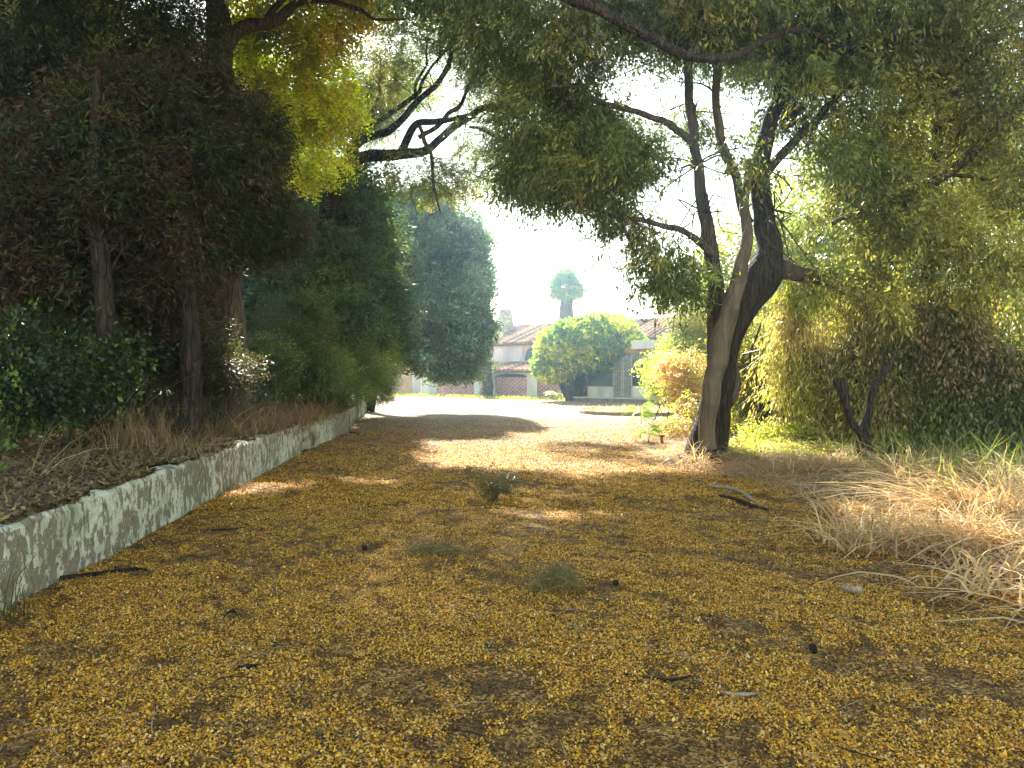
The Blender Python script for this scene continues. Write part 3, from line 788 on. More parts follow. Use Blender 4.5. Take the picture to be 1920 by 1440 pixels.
def trellis(s0, s1, z0, z1, d, pitch=.19):
    seg = []; w = s1 - s0; h = z1 - z0
    k = -h
    while k < w:
        for sg, dd in ((1, 0), (-1, .014)):
            a0, b0, a1, b1 = k, 0.0, k + h, h
            if a0 < 0: b0 = -a0; a0 = 0.0
            if a1 > w: b1 = h - (a1 - w); a1 = w
            if b1 > b0:
                if sg > 0: seg.append((s0 + a0, z0 + b0, s0 + a1, z0 + b1, dd))
                else: seg.append((s1 - a0, z0 + b0, s1 - a1, z0 + b1, dd))
        k += pitch
    tp = obox("trellis_panel", seg, .035, .012, d, M_TRELLIS, kind="stuff")
    for (a, b, c, e) in ((s0 - .06, s0, z0 - .0, z1), (s1, s1 + .06, z0, z1)): lbox("trellis_post", a, b, d - .01, d + .05, c, e, M_TRELLIS, tp)
trellis(S(1152, PD), S(1166, PD), zt_, pz_top, PD - .05)
trellis(S(1171, PD), S(1184, PD), zt_, pz_top, PD - .05)
trellis(S(1229, PD), S(1244, PD), zt_, pz_top, PD - .05)
trellis(w2, w3 + .8, Zh(1200, 674, PD) + .02, pz_top + .05, PD - .04)
lbox("porch_beam", t0 + .2, t1 + 3, PD - .1, PD + .25, pz_top + .06, pz_top + .26, M_OCHRE)
lbox("porch_roof", S(1192, PD), t1 + 3, PD - .45, 2.3, pz_top + .262, pz_top + .72, M_WHITEWALL)
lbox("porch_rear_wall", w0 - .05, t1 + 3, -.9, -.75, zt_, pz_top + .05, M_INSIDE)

# garden wall and gate pillar left of the house
gw = empty("garden_wall", tuple(P(760, 742, 57)[:2]) + (0,), "tall pale plastered garden wall with a stepped top, left of the house", "wall")
def quadwall(name, px0, px1, Y0, Y1, pytop0, pytop1, mat, parent, th=.3):
    a = P(px0, pytop0, Y0); b = P(px1, pytop1, Y1)
    V = [(a[0], a[1], -.3), (b[0], b[1], -.3), (b[0], b[1] + th, -.3), (a[0], a[1] + th, -.3), (a[0], a[1], a[2]), (b[0], b[1], b[2]), (b[0], b[1] + th, b[2]), (a[0], a[1] + th, a[2])]
    return obj(name, raw_mesh(name, V, BF, mat), parent)
quadwall("wall_panel", 600, 738, 60, 58.2, 690, 690, M_WHITEWALL, gw)
quadwall("wall_panel", 738.5, 789, 58.15, 57.4, 688, 687, M_PINKWALL, gw)
quadwall("coping", 738, 772, 58.1, 57.6, 684, 684, M_OCHRE, gw, .36)
gp = empty("gate_pillar", tuple(P(800, 742, 56.8)[:2]) + (0,), "white plastered gate pillar with a narrow louvred opening beside the garden wall", "pillar")
quadwall("pillar_body", 790, 803, 57.1, 57.0, 688, 688, M_WHITEWALL, gp, .5)
quadwall("louvre", 803.3, 811, 57.2, 57.15, 700, 700, M_TRELLIS, gp, .1)
quadwall("pillar_body", 811.3, 816.5, 57.0, 56.9, 690, 690, M_WHITEWALL, gp, .5)

# low curved planter kerb in front of the house
kb = empty("planter_kerb", tuple(P(1170, 790, 31)[:2]) + (0,), "low curved stone kerb round a dry bed in front of the porch", "kerb")
ctr = np.array([5.2 * 1.0 + .1, 31.5]); prev = None
V = []; n = 36
for i in range(n + 1):
    a = math.pi * (0.72 + i / n * 1.0); cx = ctr[0] + 2.6 * math.cos(a); cy_ = ctr[1] + 3.0 * math.sin(a)
    for (q, z) in ((0, -.05), (0, .12), (.03, .15), (.2, .14), (.22, -.05)):
        V.append((ctr[0] + (2.6 - q) * math.cos(a), ctr[1] + (3.0 - q) * math.sin(a), z))
V = np.array(V); V += 0.012 * noise3(V, 1.2, 3, 2)[:, None]
m = 5; i = (np.arange(m - 1)[None, :] + m * np.arange(n)[:, None]).ravel()
obj("kerb_ring", raw_mesh("kerb_ring", V, np.stack([i, i + 1, i + m + 1, i + m], 1)[:, ::-1], plain("sandy_stone", (.36, .27, .19), .95, .3, 3, .5, .02, spec=.05)), kb)

# ================================================================== TREES AND SHRUBS
# --- big leaning tree on the right of the drive
T1 = empty("leaning_tree", tuple(P(1325, 866, 14)[:2]) + (0.1,), "big dark tree with several leaning intertwined trunks on the right edge of the drive", "tree")
Y = 14.0
limb("trunk", [(1312, 890, 62), (1318, 868, 42), (1333, 800, 31), (1346, 740, 27), (1358, 680, 26), (1375, 620, 33), (1402, 560, 38), (1432, 515, 36), (1440, 470, 24), (1428, 390, 17), (1423, 310, 14), (1440, 240, 12), (1458, 180, 11), (1474, 90, 9), (1482, -40, 10, .4), (1500, -240, 6, .8)], Y, T1, M_BARK_DARK, 16, 8, 1, .22)
for q in ([(1325, 835, 18, -.2), (1300, 862, 13, -.5), (1272, 884, 6, -.9)], [(1330, 840, 16, -.4), (1335, 868, 12, -.9), (1345, 892, 6, -1.3)], [(1350, 838, 16, .2), (1372, 858, 11, .1), (1400, 874, 5, .2)]): limb("root", q, Y, T1, M_BARK_DARK, 9, 5, 3, .2)
limb("trunk", [(1340, 885, 26, -.6), (1335, 858, 17, -.55), (1326, 800, 15.5, -.55), (1334, 740, 17, -.55), (1346, 680, 18, -.5), (1356, 620, 18, -.45), (1374, 560, 15.5, -.4), (1391, 500, 13, -.4), (1401, 440, 10.5, -.3), (1396, 370, 8, -.2), (1404, 300, 6, -.3)], Y, T1, M_BARK_PALE, 14, 7, 2, .12, .02)
limb("trunk", [(1345, 690, 20, .2), (1342, 620, 17, .2), (1340, 560, 16, .2), (1336, 500, 14, .2), (1322, 400, 12, .1), (1308, 310, 10), (1296, 220, 9), (1286, 100, 7, -.3), (1282, -30, 8, -.6), (1270, -220, 4, -1)], Y, T1, M_BARK, 10, 6, 3, .12)
limb("branch", [(1402, 420, 10), (1378, 345, 9), (1352, 270, 8.5, -.2), (1341, 180, 8, -.4), (1342, 80, 7, -.6), (1340, -40, 7, -.9), (1330, -200, 4, -1.2)], Y, T1, M_BARK, 8, 6, 4)
limb("branch", [(1432, 330, 10), (1468, 285, 9, .2), (1520, 235, 8, .3), (1565, 180, 7, .4), (1605, 130, 5, .5), (1640, 60, 4, .5)], Y, T1, M_BARK, 7, 5, 5)
limb("branch", [(1565, 180, 5, .4), (1620, 158, 4.5, .5), (1690, 160, 3, .6)], Y, T1, M_BARK, 6, 5, 6)
limb("branch", [(1442, 505, 28), (1480, 508, 16, .1), (1530, 520, 11, .3), (1600, 548, 8, .6), (1690, 570, 5, .9), (1800, 575, 3, 1.0)], Y, T1, M_BARK, 8, 5, 7)
limb("branch", [(1350, 790, 14, .1), (1366, 750, 11, -.1), (1381, 722, 9, -.1), (1374, 675, 8, -.1), (1366, 625, 8, -.1), (1362, 585, 6, -.1)], Y, T1, M_BARK, 8, 5, 8)
limb("branch", [(1010, -60, 11, -3), (1062, -2, 10.5, -3), (1130, 25, 10, -3), (1200, 62, 9, -2.9), (1285, 106, 8.5, -2.7), (1360, 112, 7.5, -2.4), (1405, 97, 7, -2.2), (1440, 73, 6.5, -2), (1500, 60, 6, -1.6), (1560, 84, 5.5, -1), (1610, 97, 5, -.6), (1660, 68, 4, -.2), (1700, 20, 3, 0)], Y, T1, M_BARK_DARK, 8, 5, 9, .12, .02)
limb("branch", [(1338, 480, 8), (1290, 440, 6, -.2), (1230, 420, 5, -.5), (1160, 410, 3, -.8)], Y, T1, M_BARK, 6, 5, 10)
limb("branch", [(1300, 270, 8), (1240, 230, 6, -.3), (1160, 200, 5, -.6), (1060, 190, 3, -.8)], Y, T1, M_BARK, 6, 5, 11)
b1 = [PB(*q) for q in [(930, 60, 14, 70, 80, 1.3, .5), (1030, 90, 14, 90, 90, 1.6, .8), (1130, 60, 14, 100, 90, 1.8), (1240, 40, 14, 100, 90, 1.9), (1350, 50, 14, 110, 90, 2), (1460, 40, 14.3, 110, 90, 2), (1570, 50, 14.5, 100, 90, 2),
     (1010, 220, 14, 80, 70, 1.2), (1090, 230, 14, 90, 90, 1.5, 1.1), (1190, 210, 14, 100, 90, 1.7), (1300, 190, 14, 100, 90, 1.5), (1420, 190, 14, 100, 90, 1.6, .7), (1540, 200, 14.4, 100, 90, 1.7, .6),
     (985, 330, 14, 50, 45, .8), (1060, 335, 13.8, 60, 50, 1), (1150, 330, 13.8, 80, 70, 1.3, 1.2), (1240, 330, 13.8, 90, 80, 1.4, 1.3), (1340, 320, 14, 80, 80, 1.2), (1450, 350, 14, 90, 90, 1.5, 1.1), (1550, 350, 14.3, 90, 80, 1.6),
     (1185, 420, 13.8, 60, 55, .9, 1.1), (1250, 430, 13.8, 70, 70, 1.1, 1.2), (1230, 510, 13.6, 40, 38, .6, 1.1), (1275, 520, 13.8, 45, 45, .7), (1440, 430, 13.6, 80, 50, .8, 1), (1530, 450, 13.5, 80, 60, 1, 1), (1340, 410, 12.9, 70, 50, .6, .9), (1430, 400, 12.8, 70, 60, .6, 1), (1410, 300, 12.8, 60, 50, .6, .6), (1500, 500, 13, 60, 30, .5, .8)]]
crown("crown", b1, 11500, T1, dens=.62, per=13, tl=.42, L=.125, W=.03, droop=.65, hang=.75, c1=(.07, .10, .03), c2=(.175, .215, .06), c3=(.36, .34, .09), p3=.15, gap=.46, gscale=.5, seed=11)
hubs1 = [P(1428, 390, 14), P(1423, 310, 14), P(1458, 180, 14), P(1474, 90, 14), P(1322, 400, 14), P(1308, 310, 14), P(1296, 220, 14), P(1286, 100, 13.8), P(1342, 180, 13.6), P(1342, 60, 13.4), P(1520, 235, 14.3), P(1130, 25, 11.2), P(1240, 85, 11.2), P(1160, 410, 13.3), P(1060, 190, 13.3)]
v, f = spray_branches(b1, hubs1, 90, 31, .018)
tag(obj("twigs", raw_mesh("twigs", v, f, M_BARK, smooth=True), T1), kind="stuff")
# upper crown of the same tree, above the frame
up = [(x, y, z, rx, ry, rz, 1) for (x, y, z, rx, ry, rz) in [(0, 14, 9.6, 2.2, 2.6, 1.3), (3, 13.5, 10.2, 2.4, 2.8, 1.6), (6, 14, 10, 2.4, 2.8, 1.6), (1.5, 11, 9.0, 2, 2, 1.1), (4, 16.5, 9.5, 2.2, 2, 1.8), (-2, 12.5, 9.8, 2, 2.2, 1.2)]]
crown("upper_crown", up, 3400, T1, dens=.6, per=10, tl=.5, L=.15, W=.05, droop=.6, hang=.5, c1=(.05, .08, .022), c2=(.12, .16, .04), gap=.3, seed=12)

# --- tree at the far right edge, its limbs slanting up out of the frame
T2 = empty("right_edge_tree", (8.6, 14.8, 0.2), "tree with long slanting limbs at the far right edge, behind the hanging creepers", "tree")
limb("trunk", [(1790, 900, 26), (1785, 800, 22), (1770, 700, 19), (1760, 600, 17), (1740, 520, 14), (1735, 420, 12), (1750, 330, 10), (1760, 200, 8), (1790, 40, 6), (1800, -150, 4)], 14.8, T2, M_BARK_DARK, 10, 5, 21)
limb("branch", [(1560, 420, 4, -1.4), (1610, 390, 6, -1.2), (1666, 375, 8, -1), (1747, 345, 9, -.8), (1824, 285, 9, -.8), (1900, 205, 10, -1), (1990, 110, 12, -1.2)], 14.8, T2, M_BARK, 8, 5, 22)
limb("branch", [(1560, 330, 5, -.4), (1600, 298, 8, -.4), (1655, 250, 9, -.5), (1710, 200, 9, -.6), (1790, 130, 8, -.8), (1880, 70, 7, -1)], 14.8, T2, M_BARK, 8, 5, 23)
limb("branch", [(1700, 360, 5, -.8), (1780, 330, 4, -.7), (1860, 340, 3, -.7)], 14.8, T2, M_BARK, 6, 5, 24)
limb("branch", [(1770, 650, 9), (1820, 560, 7), (1880, 500, 5), (1960, 450, 4)], 14.8, T2, M_BARK_DARK, 6, 5, 25)
b2 = [PB(*q) for q in [(1650, 60, 14.5, 90, 90, 1.6), (1740, 70, 14.3, 100, 90, 1.6), (1850, 60, 14, 110, 90, 1.6), (1640, 220, 14.6, 80, 90, 1.4, .6), (1740, 220, 14.5, 90, 80, 1.3, .8), (1850, 200, 14, 90, 90, 1.4), (1640, 350, 14.5, 80, 70, 1.3), (1730, 420, 14, 90, 60, 1.2, 1.1), (1830, 370, 14.2, 80, 80, 1.2, .6), (1920, 330, 14, 70, 90, 1.3), (1620, 440, 13.8, 90, 60, 1.2, 1.2), (1850, 470, 13.8, 110, 50, 1.2, 1.1), (1560, 505, 13.8, 80, 34, .8), (1680, 505, 13.6, 90, 36, .8), (1800, 515, 13.4, 90, 40, .8), (1900, 530, 13.2, 70, 50, .8)]]
crown("crown", b2, 7000, T2, dens=.5, per=12, tl=.42, L=.11, W=.036, droop=.5, hang=.55, c1=(.13, .14, .035), c2=(.28, .28, .07), c3=(.44, .40, .10), p3=.18, gap=.5, gscale=.5, seed=13)
hubs2 = [P(1735, 420, 14.8), P(1750, 330, 14.8), P(1760, 200, 14.8), P(1666, 375, 13.8), P(1824, 285, 14), P(1655, 250, 14.3), P(1790, 130, 14), P(1880, 500, 14.8)]
v, f = spray_branches(b2, hubs2, 46, 33, .018); tag(obj("twigs", raw_mesh("twigs", v, f, M_BARK, smooth=True), T2), kind="stuff")
crown("upper_crown", [(9, 14, 10.3, 3, 2.6, 1.5)], 800, T2, per=10, tl=.5, L=.15, W=.05, c1=(.04, .06, .018), c2=(.09, .12, .03), gap=.2, seed=14)

# --- hanging creepers: long curtains of strands
def curtain(name, label, cat, blobs, nstr, seed, c1, c2, c3, p3, ln=(1.0, 2.6), nleaf=5200, L=.07, W=.028, group=None):
    r = np.random.default_rng(seed); st = []
    base = blobs[0]; root = empty(name, (base[0], base[1], 0.1), label, cat, group)
    pts = []
    for k in range(nstr):
        b = blobs[r.integers(len(blobs))]
        x = b[0] + r.uniform(-1, 1) * b[3]; y = b[1] + r.uniform(-1, 1) * b[4]; z = b[2] + r.uniform(.2, 1) * b[5]; l = r.uniform(*ln)
        l = min(l, z - .2)
        p = np.array([[x, y, z], [x + r.normal() * .08, y + r.normal() * .08, z - l * .35], [x + r.normal() * .14, y + r.normal() * .1, z - l * .7], [x + r.normal() * .16, y + r.normal() * .12, z - l]])
        rr = r.uniform(.0015, .006)
        if k % 3 == 0: st.append(tube(p, [rr, rr * .8, rr * .6, rr * .3], 4, 3, 0, k)); pts.append(p)
    v, f = join_vf(st)
    tag(obj("strands", raw_mesh("strands", v, f, M_BARK), root), kind="stuff")
    # sprays hung along the strands
    sb = []
    for p in pts:
        for q in range(4): c = p[q]; sb.append((c[0], c[1], c[2], .2, .2, .3))
    crown("foliage", sb, nleaf, root, mat=M_LEAF, per=9, tl=.45, L=L * 1.6, W=W * 1.35, droop=1.6, hang=1.3, spread=.3, c1=c1, c2=c2, c3=c3, p3=p3, gap=.62, gscale=.9, seed=seed + 1, carve=False, dens=.4, cvar=.6, lump=.4)
    return root
DB = ((.06, .045, .02), (.13, .10, .045), (.055, .085, .02))
curtain("hanging_creeper", "brown half dead creeper hanging in a curtain beside the leaning tree", "creeper", [PB(1500, 560, 14.6, 60, 60, .3), PB(1560, 600, 14.8, 70, 80, .3), PB(1620, 570, 14.6, 60, 60, .3), PB(1540, 690, 15, 80, 60, .35)], 210, 41, (.26, .21, .09), (.52, .42, .20), (.34, .38, .07), .45, nleaf=4300, W=.018)
curtain("hanging_creeper", "olive green creeper curtain hanging above the small gnarled stump", "creeper", [PB(1680, 600, 14, 60, 60, .35), PB(1700, 700, 14, 70, 70, .35), PB(1640, 690, 14.2, 50, 60, .3)], 170, 43, (.24, .25, .05), (.48, .46, .10), (.40, .30, .13), .3, nleaf=3800, W=.024)
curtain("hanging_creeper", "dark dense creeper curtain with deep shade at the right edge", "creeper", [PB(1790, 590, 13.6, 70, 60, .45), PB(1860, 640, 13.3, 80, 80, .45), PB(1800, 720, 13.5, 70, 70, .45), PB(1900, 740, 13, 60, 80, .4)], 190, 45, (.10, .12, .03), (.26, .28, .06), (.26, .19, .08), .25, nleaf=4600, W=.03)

# --- gnarled small trunks in the undergrowth
T3 = empty("gnarled_tree", tuple(P(1627, 896, 11.8)[:2]) + (0.1,), "small gnarled dark trunk forking in two at the edge of the dry grass", "tree")
limb("trunk", [(1628, 912, 22), (1627, 890, 17), (1622, 850, 14), (1618, 810, 12), (1622, 792, 10), (1630, 760, 7), (1640, 730, 7), (1655, 708, 6), (1663, 692, 5), (1676, 676, 2), (1684, 650, 1.2)], 11.8, T3, M_BARK_DARK, 10, 6, 51, .25)
limb("branch", [(1618, 815, 10), (1600, 800, 8), (1587, 780, 7), (1583, 745, 8), (1582, 712, 7)], 11.8, T3, M_BARK_DARK, 8, 5, 52, .25)
limb("branch", [(1584, 752, 6), (1576, 732, 6), (1568, 715, 5)], 11.8, T3, M_BARK_DARK, 7, 4, 53, .2)
limb("branch", [(1640, 880, 10, .1), (1655, 845, 8, .3), (1700, 838, 7, .5), (1745, 845, 6, .7)], 11.8, T3, M_BARK_DARK, 7, 5, 54, .25)
T4 = empty("thin_tree", tuple(P(1440, 830, 16)[:2]) + (0.15,), "slender multi stemmed sapling with a cut stump in the bright undergrowth", "sapling")
limb("trunk", [(1440, 835, 13), (1437, 790, 12), (1435, 755, 11), (1431, 722, 9)], 16, T4, M_BARK_DARK, 8, 5, 55, .2)
limb("branch", [(1445, 775, 4), (1455, 735, 3.5), (1469, 706, 3.5), (1492, 675, 3), (1520, 640, 2.5), (1552, 600, 2)], 16, T4, M_TWIG, 6, 5, 56)
limb("branch", [(1430, 750, 3), (1412, 705, 2.5), (1405, 670, 2.5), (1420, 630, 2), (1428, 600, 1.6)], 16, T4, M_BARK, 6, 5, 57)
limb("branch", [(1450, 812, 7), (1460, 790, 7), (1473, 768, 7), (1490, 755, 6), (1510, 748, 5), (1535, 752, 3)], 15, T4, M_BARK_DARK, 8, 5, 58, .2)
crown("foliage", [PB(1395, 690, 16, 35, 60, .6), PB(1380, 735, 15.6, 25, 30, .4), PB(1440, 540, 16, 40, 50, .6)], 420, T4, per=9, tl=.4, L=.13, W=.06, droop=.3, hang=.3, c1=(.12, .19, .02), c2=(.24, .30, .03), seed=59, gap=.1)

# --- bright undergrowth behind the leaning tree
def bush(name, label, cat, blobs, ntw, seed, c1, c2, base=None, stems=10, per=10, **kw):
    b0 = blobs[0]; bx = base or (b0[0], b0[1], 0.05)
    root = empty(name, bx, label, cat, kw.pop("group", None))
    kw.setdefault("L", .07); kw.setdefault("W", .035); kw.setdefault("tl", .35); kw.setdefault("droop", .1); kw.setdefault("hang", .1); kw.setdefault("gap", .25)
    crown("foliage", blobs, ntw, root, c1=c1, c2=c2, seed=seed, per=per, **kw)
    if stems:
        r = np.random.default_rng(seed); st = []
        for k in range(stems):
            b = blobs[r.integers(len(blobs))]; t = np.array(b[:3]) + r.normal(size=3) * np.array(b[3:6]) * .5
            s = np.array([bx[0], bx[1], bx[2] - .1]) + np.array([r.normal() * .25, r.normal() * .25, 0]); s[0] = s[0] * .6 + t[0] * .4; s[1] = s[1] * .6 + t[1] * .4
            mm = (s + t) / 2 + r.normal(size=3) * .15; rr = r.uniform(.012, .03)
            st.append(tube([s, mm, t], [rr, rr * .7, rr * .3], 5, 4, 0, k))
        v, f = join_vf(st); tag(obj("stems", raw_mesh("stems", v, f, M_BARK, smooth=True), root), kind="stuff")
    return root
bush("shrub", "yellow green sunlit shrub right behind the leaning trunks", "shrub", [PB(1420, 740, 17.5, 50, 90, .9), PB(1400, 640, 18, 45, 60, .9), PB(1470, 700, 18, 60, 80, .9), PB(1440, 800, 17, 70, 50, .8)], 1900, 61, (.16, .19, .035), (.36, .36, .08), c3=(.32, .22, .10), p3=.25, carve=False)
bush("shrub", "tangle of pale dead stems and yellowing leaves behind the gnarled trunk", "shrub", [PB(1540, 740, 17, 70, 80, .9), PB(1600, 820, 16.5, 80, 50, .8), PB(1660, 770, 16.5, 70, 70, .8)], 1500, 62, (.17, .15, .06), (.36, .31, .11), c3=(.28, .20, .11), p3=.4, W=.02, carve=False)
bush("weed_patch", "low bright lime green weeds glowing in the sun between the trunk and the dry grass", "weeds", [PB(1420, 855, 13.8, 60, 30, .7), PB(1500, 862, 13.4, 70, 32, .8), PB(1570, 865, 13, 50, 28, .7), PB(1480, 820, 14.8, 90, 30, .8), PB(1560, 890, 12.3, 50, 14, .4)], 2300, 63, (.34, .42, .05), (.62, .66, .14), c3=(.45, .38, .15), p3=.15, dens=.6, stems=20, L=.045, W=.028, tl=.22, gap=.1, carve=False)
bush("shrub", "autumn orange and peach leaved bush left of the leaning trunk", "shrub", [PB(1275, 720, 21, 32, 50, .8), PB(1262, 690, 21.5, 28, 35, .7), PB(1290, 780, 19.5, 26, 40, .7), PB(1300, 700, 21, 24, 50, .6), PB(1270, 800, 18.5, 25, 20, .5)], 1500, 64, (.42, .22, .13), (.66, .46, .26), c3=(.42, .44, .08), p3=.42, dens=.4, L=.06, W=.04, tl=.22, carve=False)
bush("shrub", "loose lime green bush in front of the porch trellis", "shrub", [PB(1240, 690, 26, 34, 28, 1.0), PB(1270, 660, 27, 30, 36, 1), PB(1235, 725, 24, 22, 24, .7), PB(1300, 640, 26, 34, 40, 1)], 1100, 65, (.24, .30, .06), (.46, .48, .12), dens=.5, L=.09, W=.045, tl=.3, gap=.35, carve=False)
bush("light_tree", "pale airy young tree with feathery yellow green leaves over the house roof", "tree", [PB(1290, 560, 27, 50, 44, 1.4), PB(1250, 560, 27, 22, 18, .7, .5), PB(1310, 600, 26, 42, 34, 1.2), PB(1350, 620, 27, 40, 60, 1.4), PB(1300, 510, 28, 36, 26, 1.0, .6)], 1300, 66, (.34, .36, .14), (.54, .52, .22), dens=.45, stems=16, base=(6.4, 27, 0.05), L=.11, W=.03, tl=.45, gap=.4, carve=False)
bush("shrub", "leafy green shrub low on the right under the creepers", "shrub", [PB(1880, 830, 12.2, 60, 40, .7), PB(1790, 850, 12.4, 60, 30, .7), PB(1700, 850, 12.6, 50, 30, .7)], 1000, 67, (.04, .07, .02), (.10, .14, .03), L=.08, W=.045)
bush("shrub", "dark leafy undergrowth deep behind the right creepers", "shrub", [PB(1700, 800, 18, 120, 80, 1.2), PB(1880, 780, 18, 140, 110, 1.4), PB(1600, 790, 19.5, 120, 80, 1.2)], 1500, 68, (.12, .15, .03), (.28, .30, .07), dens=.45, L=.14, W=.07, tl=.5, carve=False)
# sunlit trees further back on the right
for k, (bl, lab, a, b) in enumerate([
    ([(9.5, 24, 4.2, 2.4, 2.6, 2.6), (8.2, 23, 2.2, 2, 2, 1.6), (10.5, 25, 6.6, 2.2, 2.4, 2.0), (7.4, 25, 5.2, 1.4, 1.6, 1.6)], "sunlit yellow green tree seen through the leaning tree's crown", (.20, .25, .05), (.40, .42, .10)),
    ([(14, 26, 4, 2.8, 2.6, 3), (13.2, 25, 7.5, 2.6, 2.6, 2.4), (15, 27, 10, 2.6, 2.6, 2)], "tall sunlit tree beyond the slanting limbs on the right", (.18, .22, .05), (.36, .38, .09)),
    ([(19, 25, 4, 3, 3, 3.4), (19, 25, 8.5, 3, 3, 2.6)], "broad green tree at the right edge beyond the creepers", (.14, .18, .05), (.30, .32, .08)),
    ([(12, 32, 3, 3, 3, 3), (17, 33, 4, 3.4, 3, 4), (23, 33, 4.5, 4, 3, 4.5)], "hedge of tall evergreens closing off the garden far behind on the right", (.06, .09, .03), (.14, .17, .05))]):
    bush("garden_tree", lab, "tree", bl, 1300, 70 + k, a, b, base=(bl[0][0], bl[0][1], 0), stems=14, L=.2, W=.09, tl=.6, gap=.3, per=9, carve=False)

# ================================================================== LEFT SIDE
L1 = empty("old_trunk_tree", tuple(P(437, 803, 14)[:2]) + (0.5,), "tall tree with a thick straight rough trunk on the left bank", "tree")
limb("trunk", [(446, 830, 40), (440, 800, 33), (438, 700, 29), (437, 620, 28), (432, 540, 27), (425, 400, 25), (418, 250, 24), (415, 160, 25), (415, 90, 24), (406, 0, 20), (398, -80, 16), (400, -250, 9)], 14, L1, M_BARK, 14, 6, 81, .12, .03)
limb("trunk", [(402, 830, 20, .6), (404, 700, 17, .6), (398, 600, 15, .6), (404, 500, 12, .6), (412, 400, 10, .5)], 14, L1, M_BARK_DARK, 9, 6, 82, .12)
limb("branch", [(420, 105, 15), (440, 70, 14), (470, 50, 13), (505, 45, 12), (530, 35, 9), (560, 10, 7), (610, 6, 5), (670, 18, 4), (710, 40, 3), (760, 42, 2)], 14, L1, M_BARK, 9, 5, 83, .12, .02)
limb("branch", [(500, 46, 7), (520, 20, 6), (545, -10, 5), (580, -60, 4)], 14, L1, M_BARK, 7, 5, 84)
limb("branch", [(418, 240, 9), (360, 190, 7, -.3), (290, 190, 5, -.6), (200, 230, 3, -.9)], 14, L1, M_BARK_DARK, 7, 5, 85)
by = [PB(*q) for q in [(470, 90, 15.5, 60, 50, .9), (540, 110, 15.5, 70, 60, 1), (590, 60, 15, 55, 45, .8), (560, 200, 16, 70, 60, 1), (500, 200, 16, 60, 60, .9), (620, 180, 16.2, 50, 60, .9), (640, 20, 15, 60, 26, .7), (575, 290, 16.5, 60, 50, 1), (500, 20, 15, 70, 40, .9)]]
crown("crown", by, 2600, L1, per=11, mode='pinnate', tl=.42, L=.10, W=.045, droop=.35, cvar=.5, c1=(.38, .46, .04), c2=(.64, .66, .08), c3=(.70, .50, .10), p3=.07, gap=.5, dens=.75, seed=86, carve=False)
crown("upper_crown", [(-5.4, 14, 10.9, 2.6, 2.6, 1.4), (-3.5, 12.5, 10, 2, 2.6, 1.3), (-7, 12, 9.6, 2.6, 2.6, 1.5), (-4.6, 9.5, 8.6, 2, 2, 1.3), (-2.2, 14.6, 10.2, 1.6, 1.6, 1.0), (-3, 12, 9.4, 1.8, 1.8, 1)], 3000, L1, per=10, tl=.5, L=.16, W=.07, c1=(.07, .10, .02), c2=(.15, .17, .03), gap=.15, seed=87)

L2 = empty("arching_tree", tuple(P(600, 770, 20)[:2]) + (0.4,), "tree whose bare dark limbs arch out over the drive against the bright sky", "tree")
YB = 20.0
limb("trunk", [(590, 790, 26), (592, 700, 22), (596, 600, 20), (600, 500, 18), (612, 420, 17), (626, 360, 15), (650, 312, 14), (662, 300, 13)], YB, L2, M_BARK_DARK, 10, 6, 91)
limb("branch", [(655, 310, 12), (690, 294, 11), (725, 293, 10.5), (760, 290, 11), (800, 283, 8.5), (828, 262, 8), (852, 238, 7.5), (880, 222, 7), (905, 206, 6.5), (935, 202, 6), (958, 212, 5.5), (990, 226, 3)], YB, L2, M_BARK_DARK, 8, 6, 92, .12, .02)
limb("branch", [(752, 289, 9), (760, 268, 8, -.1), (770, 248, 7.5, -.2), (785, 234, 7, -.3), (810, 231, 6, -.3), (845, 226, 5, -.3), (885, 218, 4, -.3)], YB, L2, M_BARK_DARK, 7, 6, 93, .1, .02)
limb("branch", [(655, 308, 12), (661, 285, 11), (670, 270, 9), (700, 257, 7.5, -.1), (730, 246, 7, -.1), (757, 222, 6.5, -.1), (785, 190, 6), (815, 165, 5.5), (835, 138, 5), (850, 100, 4), (858, 60, 3), (862, 10, 2.4)], YB, L2, M_BARK_DARK, 7, 6, 94, .1, .02)
limb("branch", [(660, 290, 9, .3), (668, 262, 7, .3), (690, 238, 6, .3), (720, 222, 5, .3), (755, 200, 5, .3), (785, 175, 4.5, .3), (795, 150, 3.5, .3), (825, 110, 3, .3), (880, 50, 2.5, .3), (905, 20, 2, .3)], YB, L2, M_BARK_DARK, 6, 6, 95, .1, .02)
limb("branch", [(668, 262, 6), (655, 240, 5), (630, 222, 4.5), (605, 212, 4), (585, 200, 2.5)], YB, L2, M_BARK_DARK, 6, 6, 96)
limb("branch", [(785, 260, 5, -.2), (815, 243, 5, -.2), (840, 215, 4.5, -.2), (862, 200, 4, -.2), (880, 160, 3, -.2), (900, 140, 2, -.2)], YB, L2, M_BARK, 6, 6, 97)
limb("branch", [(880, 240, 3), (905, 245, 2.6), (935, 265, 2.4), (965, 280, 2), (1010, 316, 1.4)], YB, L2, M_BARK_DARK, 5, 5, 98)
limb("branch", [(786, 234, 4, -.3), (795, 262, 4.5, -.5), (811, 290, 4, -.5), (812, 335, 3, -.5), (820, 370, 2.4, -.5), (828, 400, 1.6, -.5)], YB, L2, M_BARK_PALE, 6, 5, 99)
limb("branch", [(665, 265, 4, .4), (690, 225, 3.4, .4), (708, 190, 3, .4), (715, 150, 2, .4), (712, 110, 1.5, .4)], YB, L2, M_BARK_DARK, 5, 5, 100)
limb("branch", [(780, 205, 3, .2), (782, 160, 2.6, .2), (802, 120, 2.4, .2), (800, 85, 1.6, .2)], YB, L2, M_BARK_DARK, 5, 5, 101)
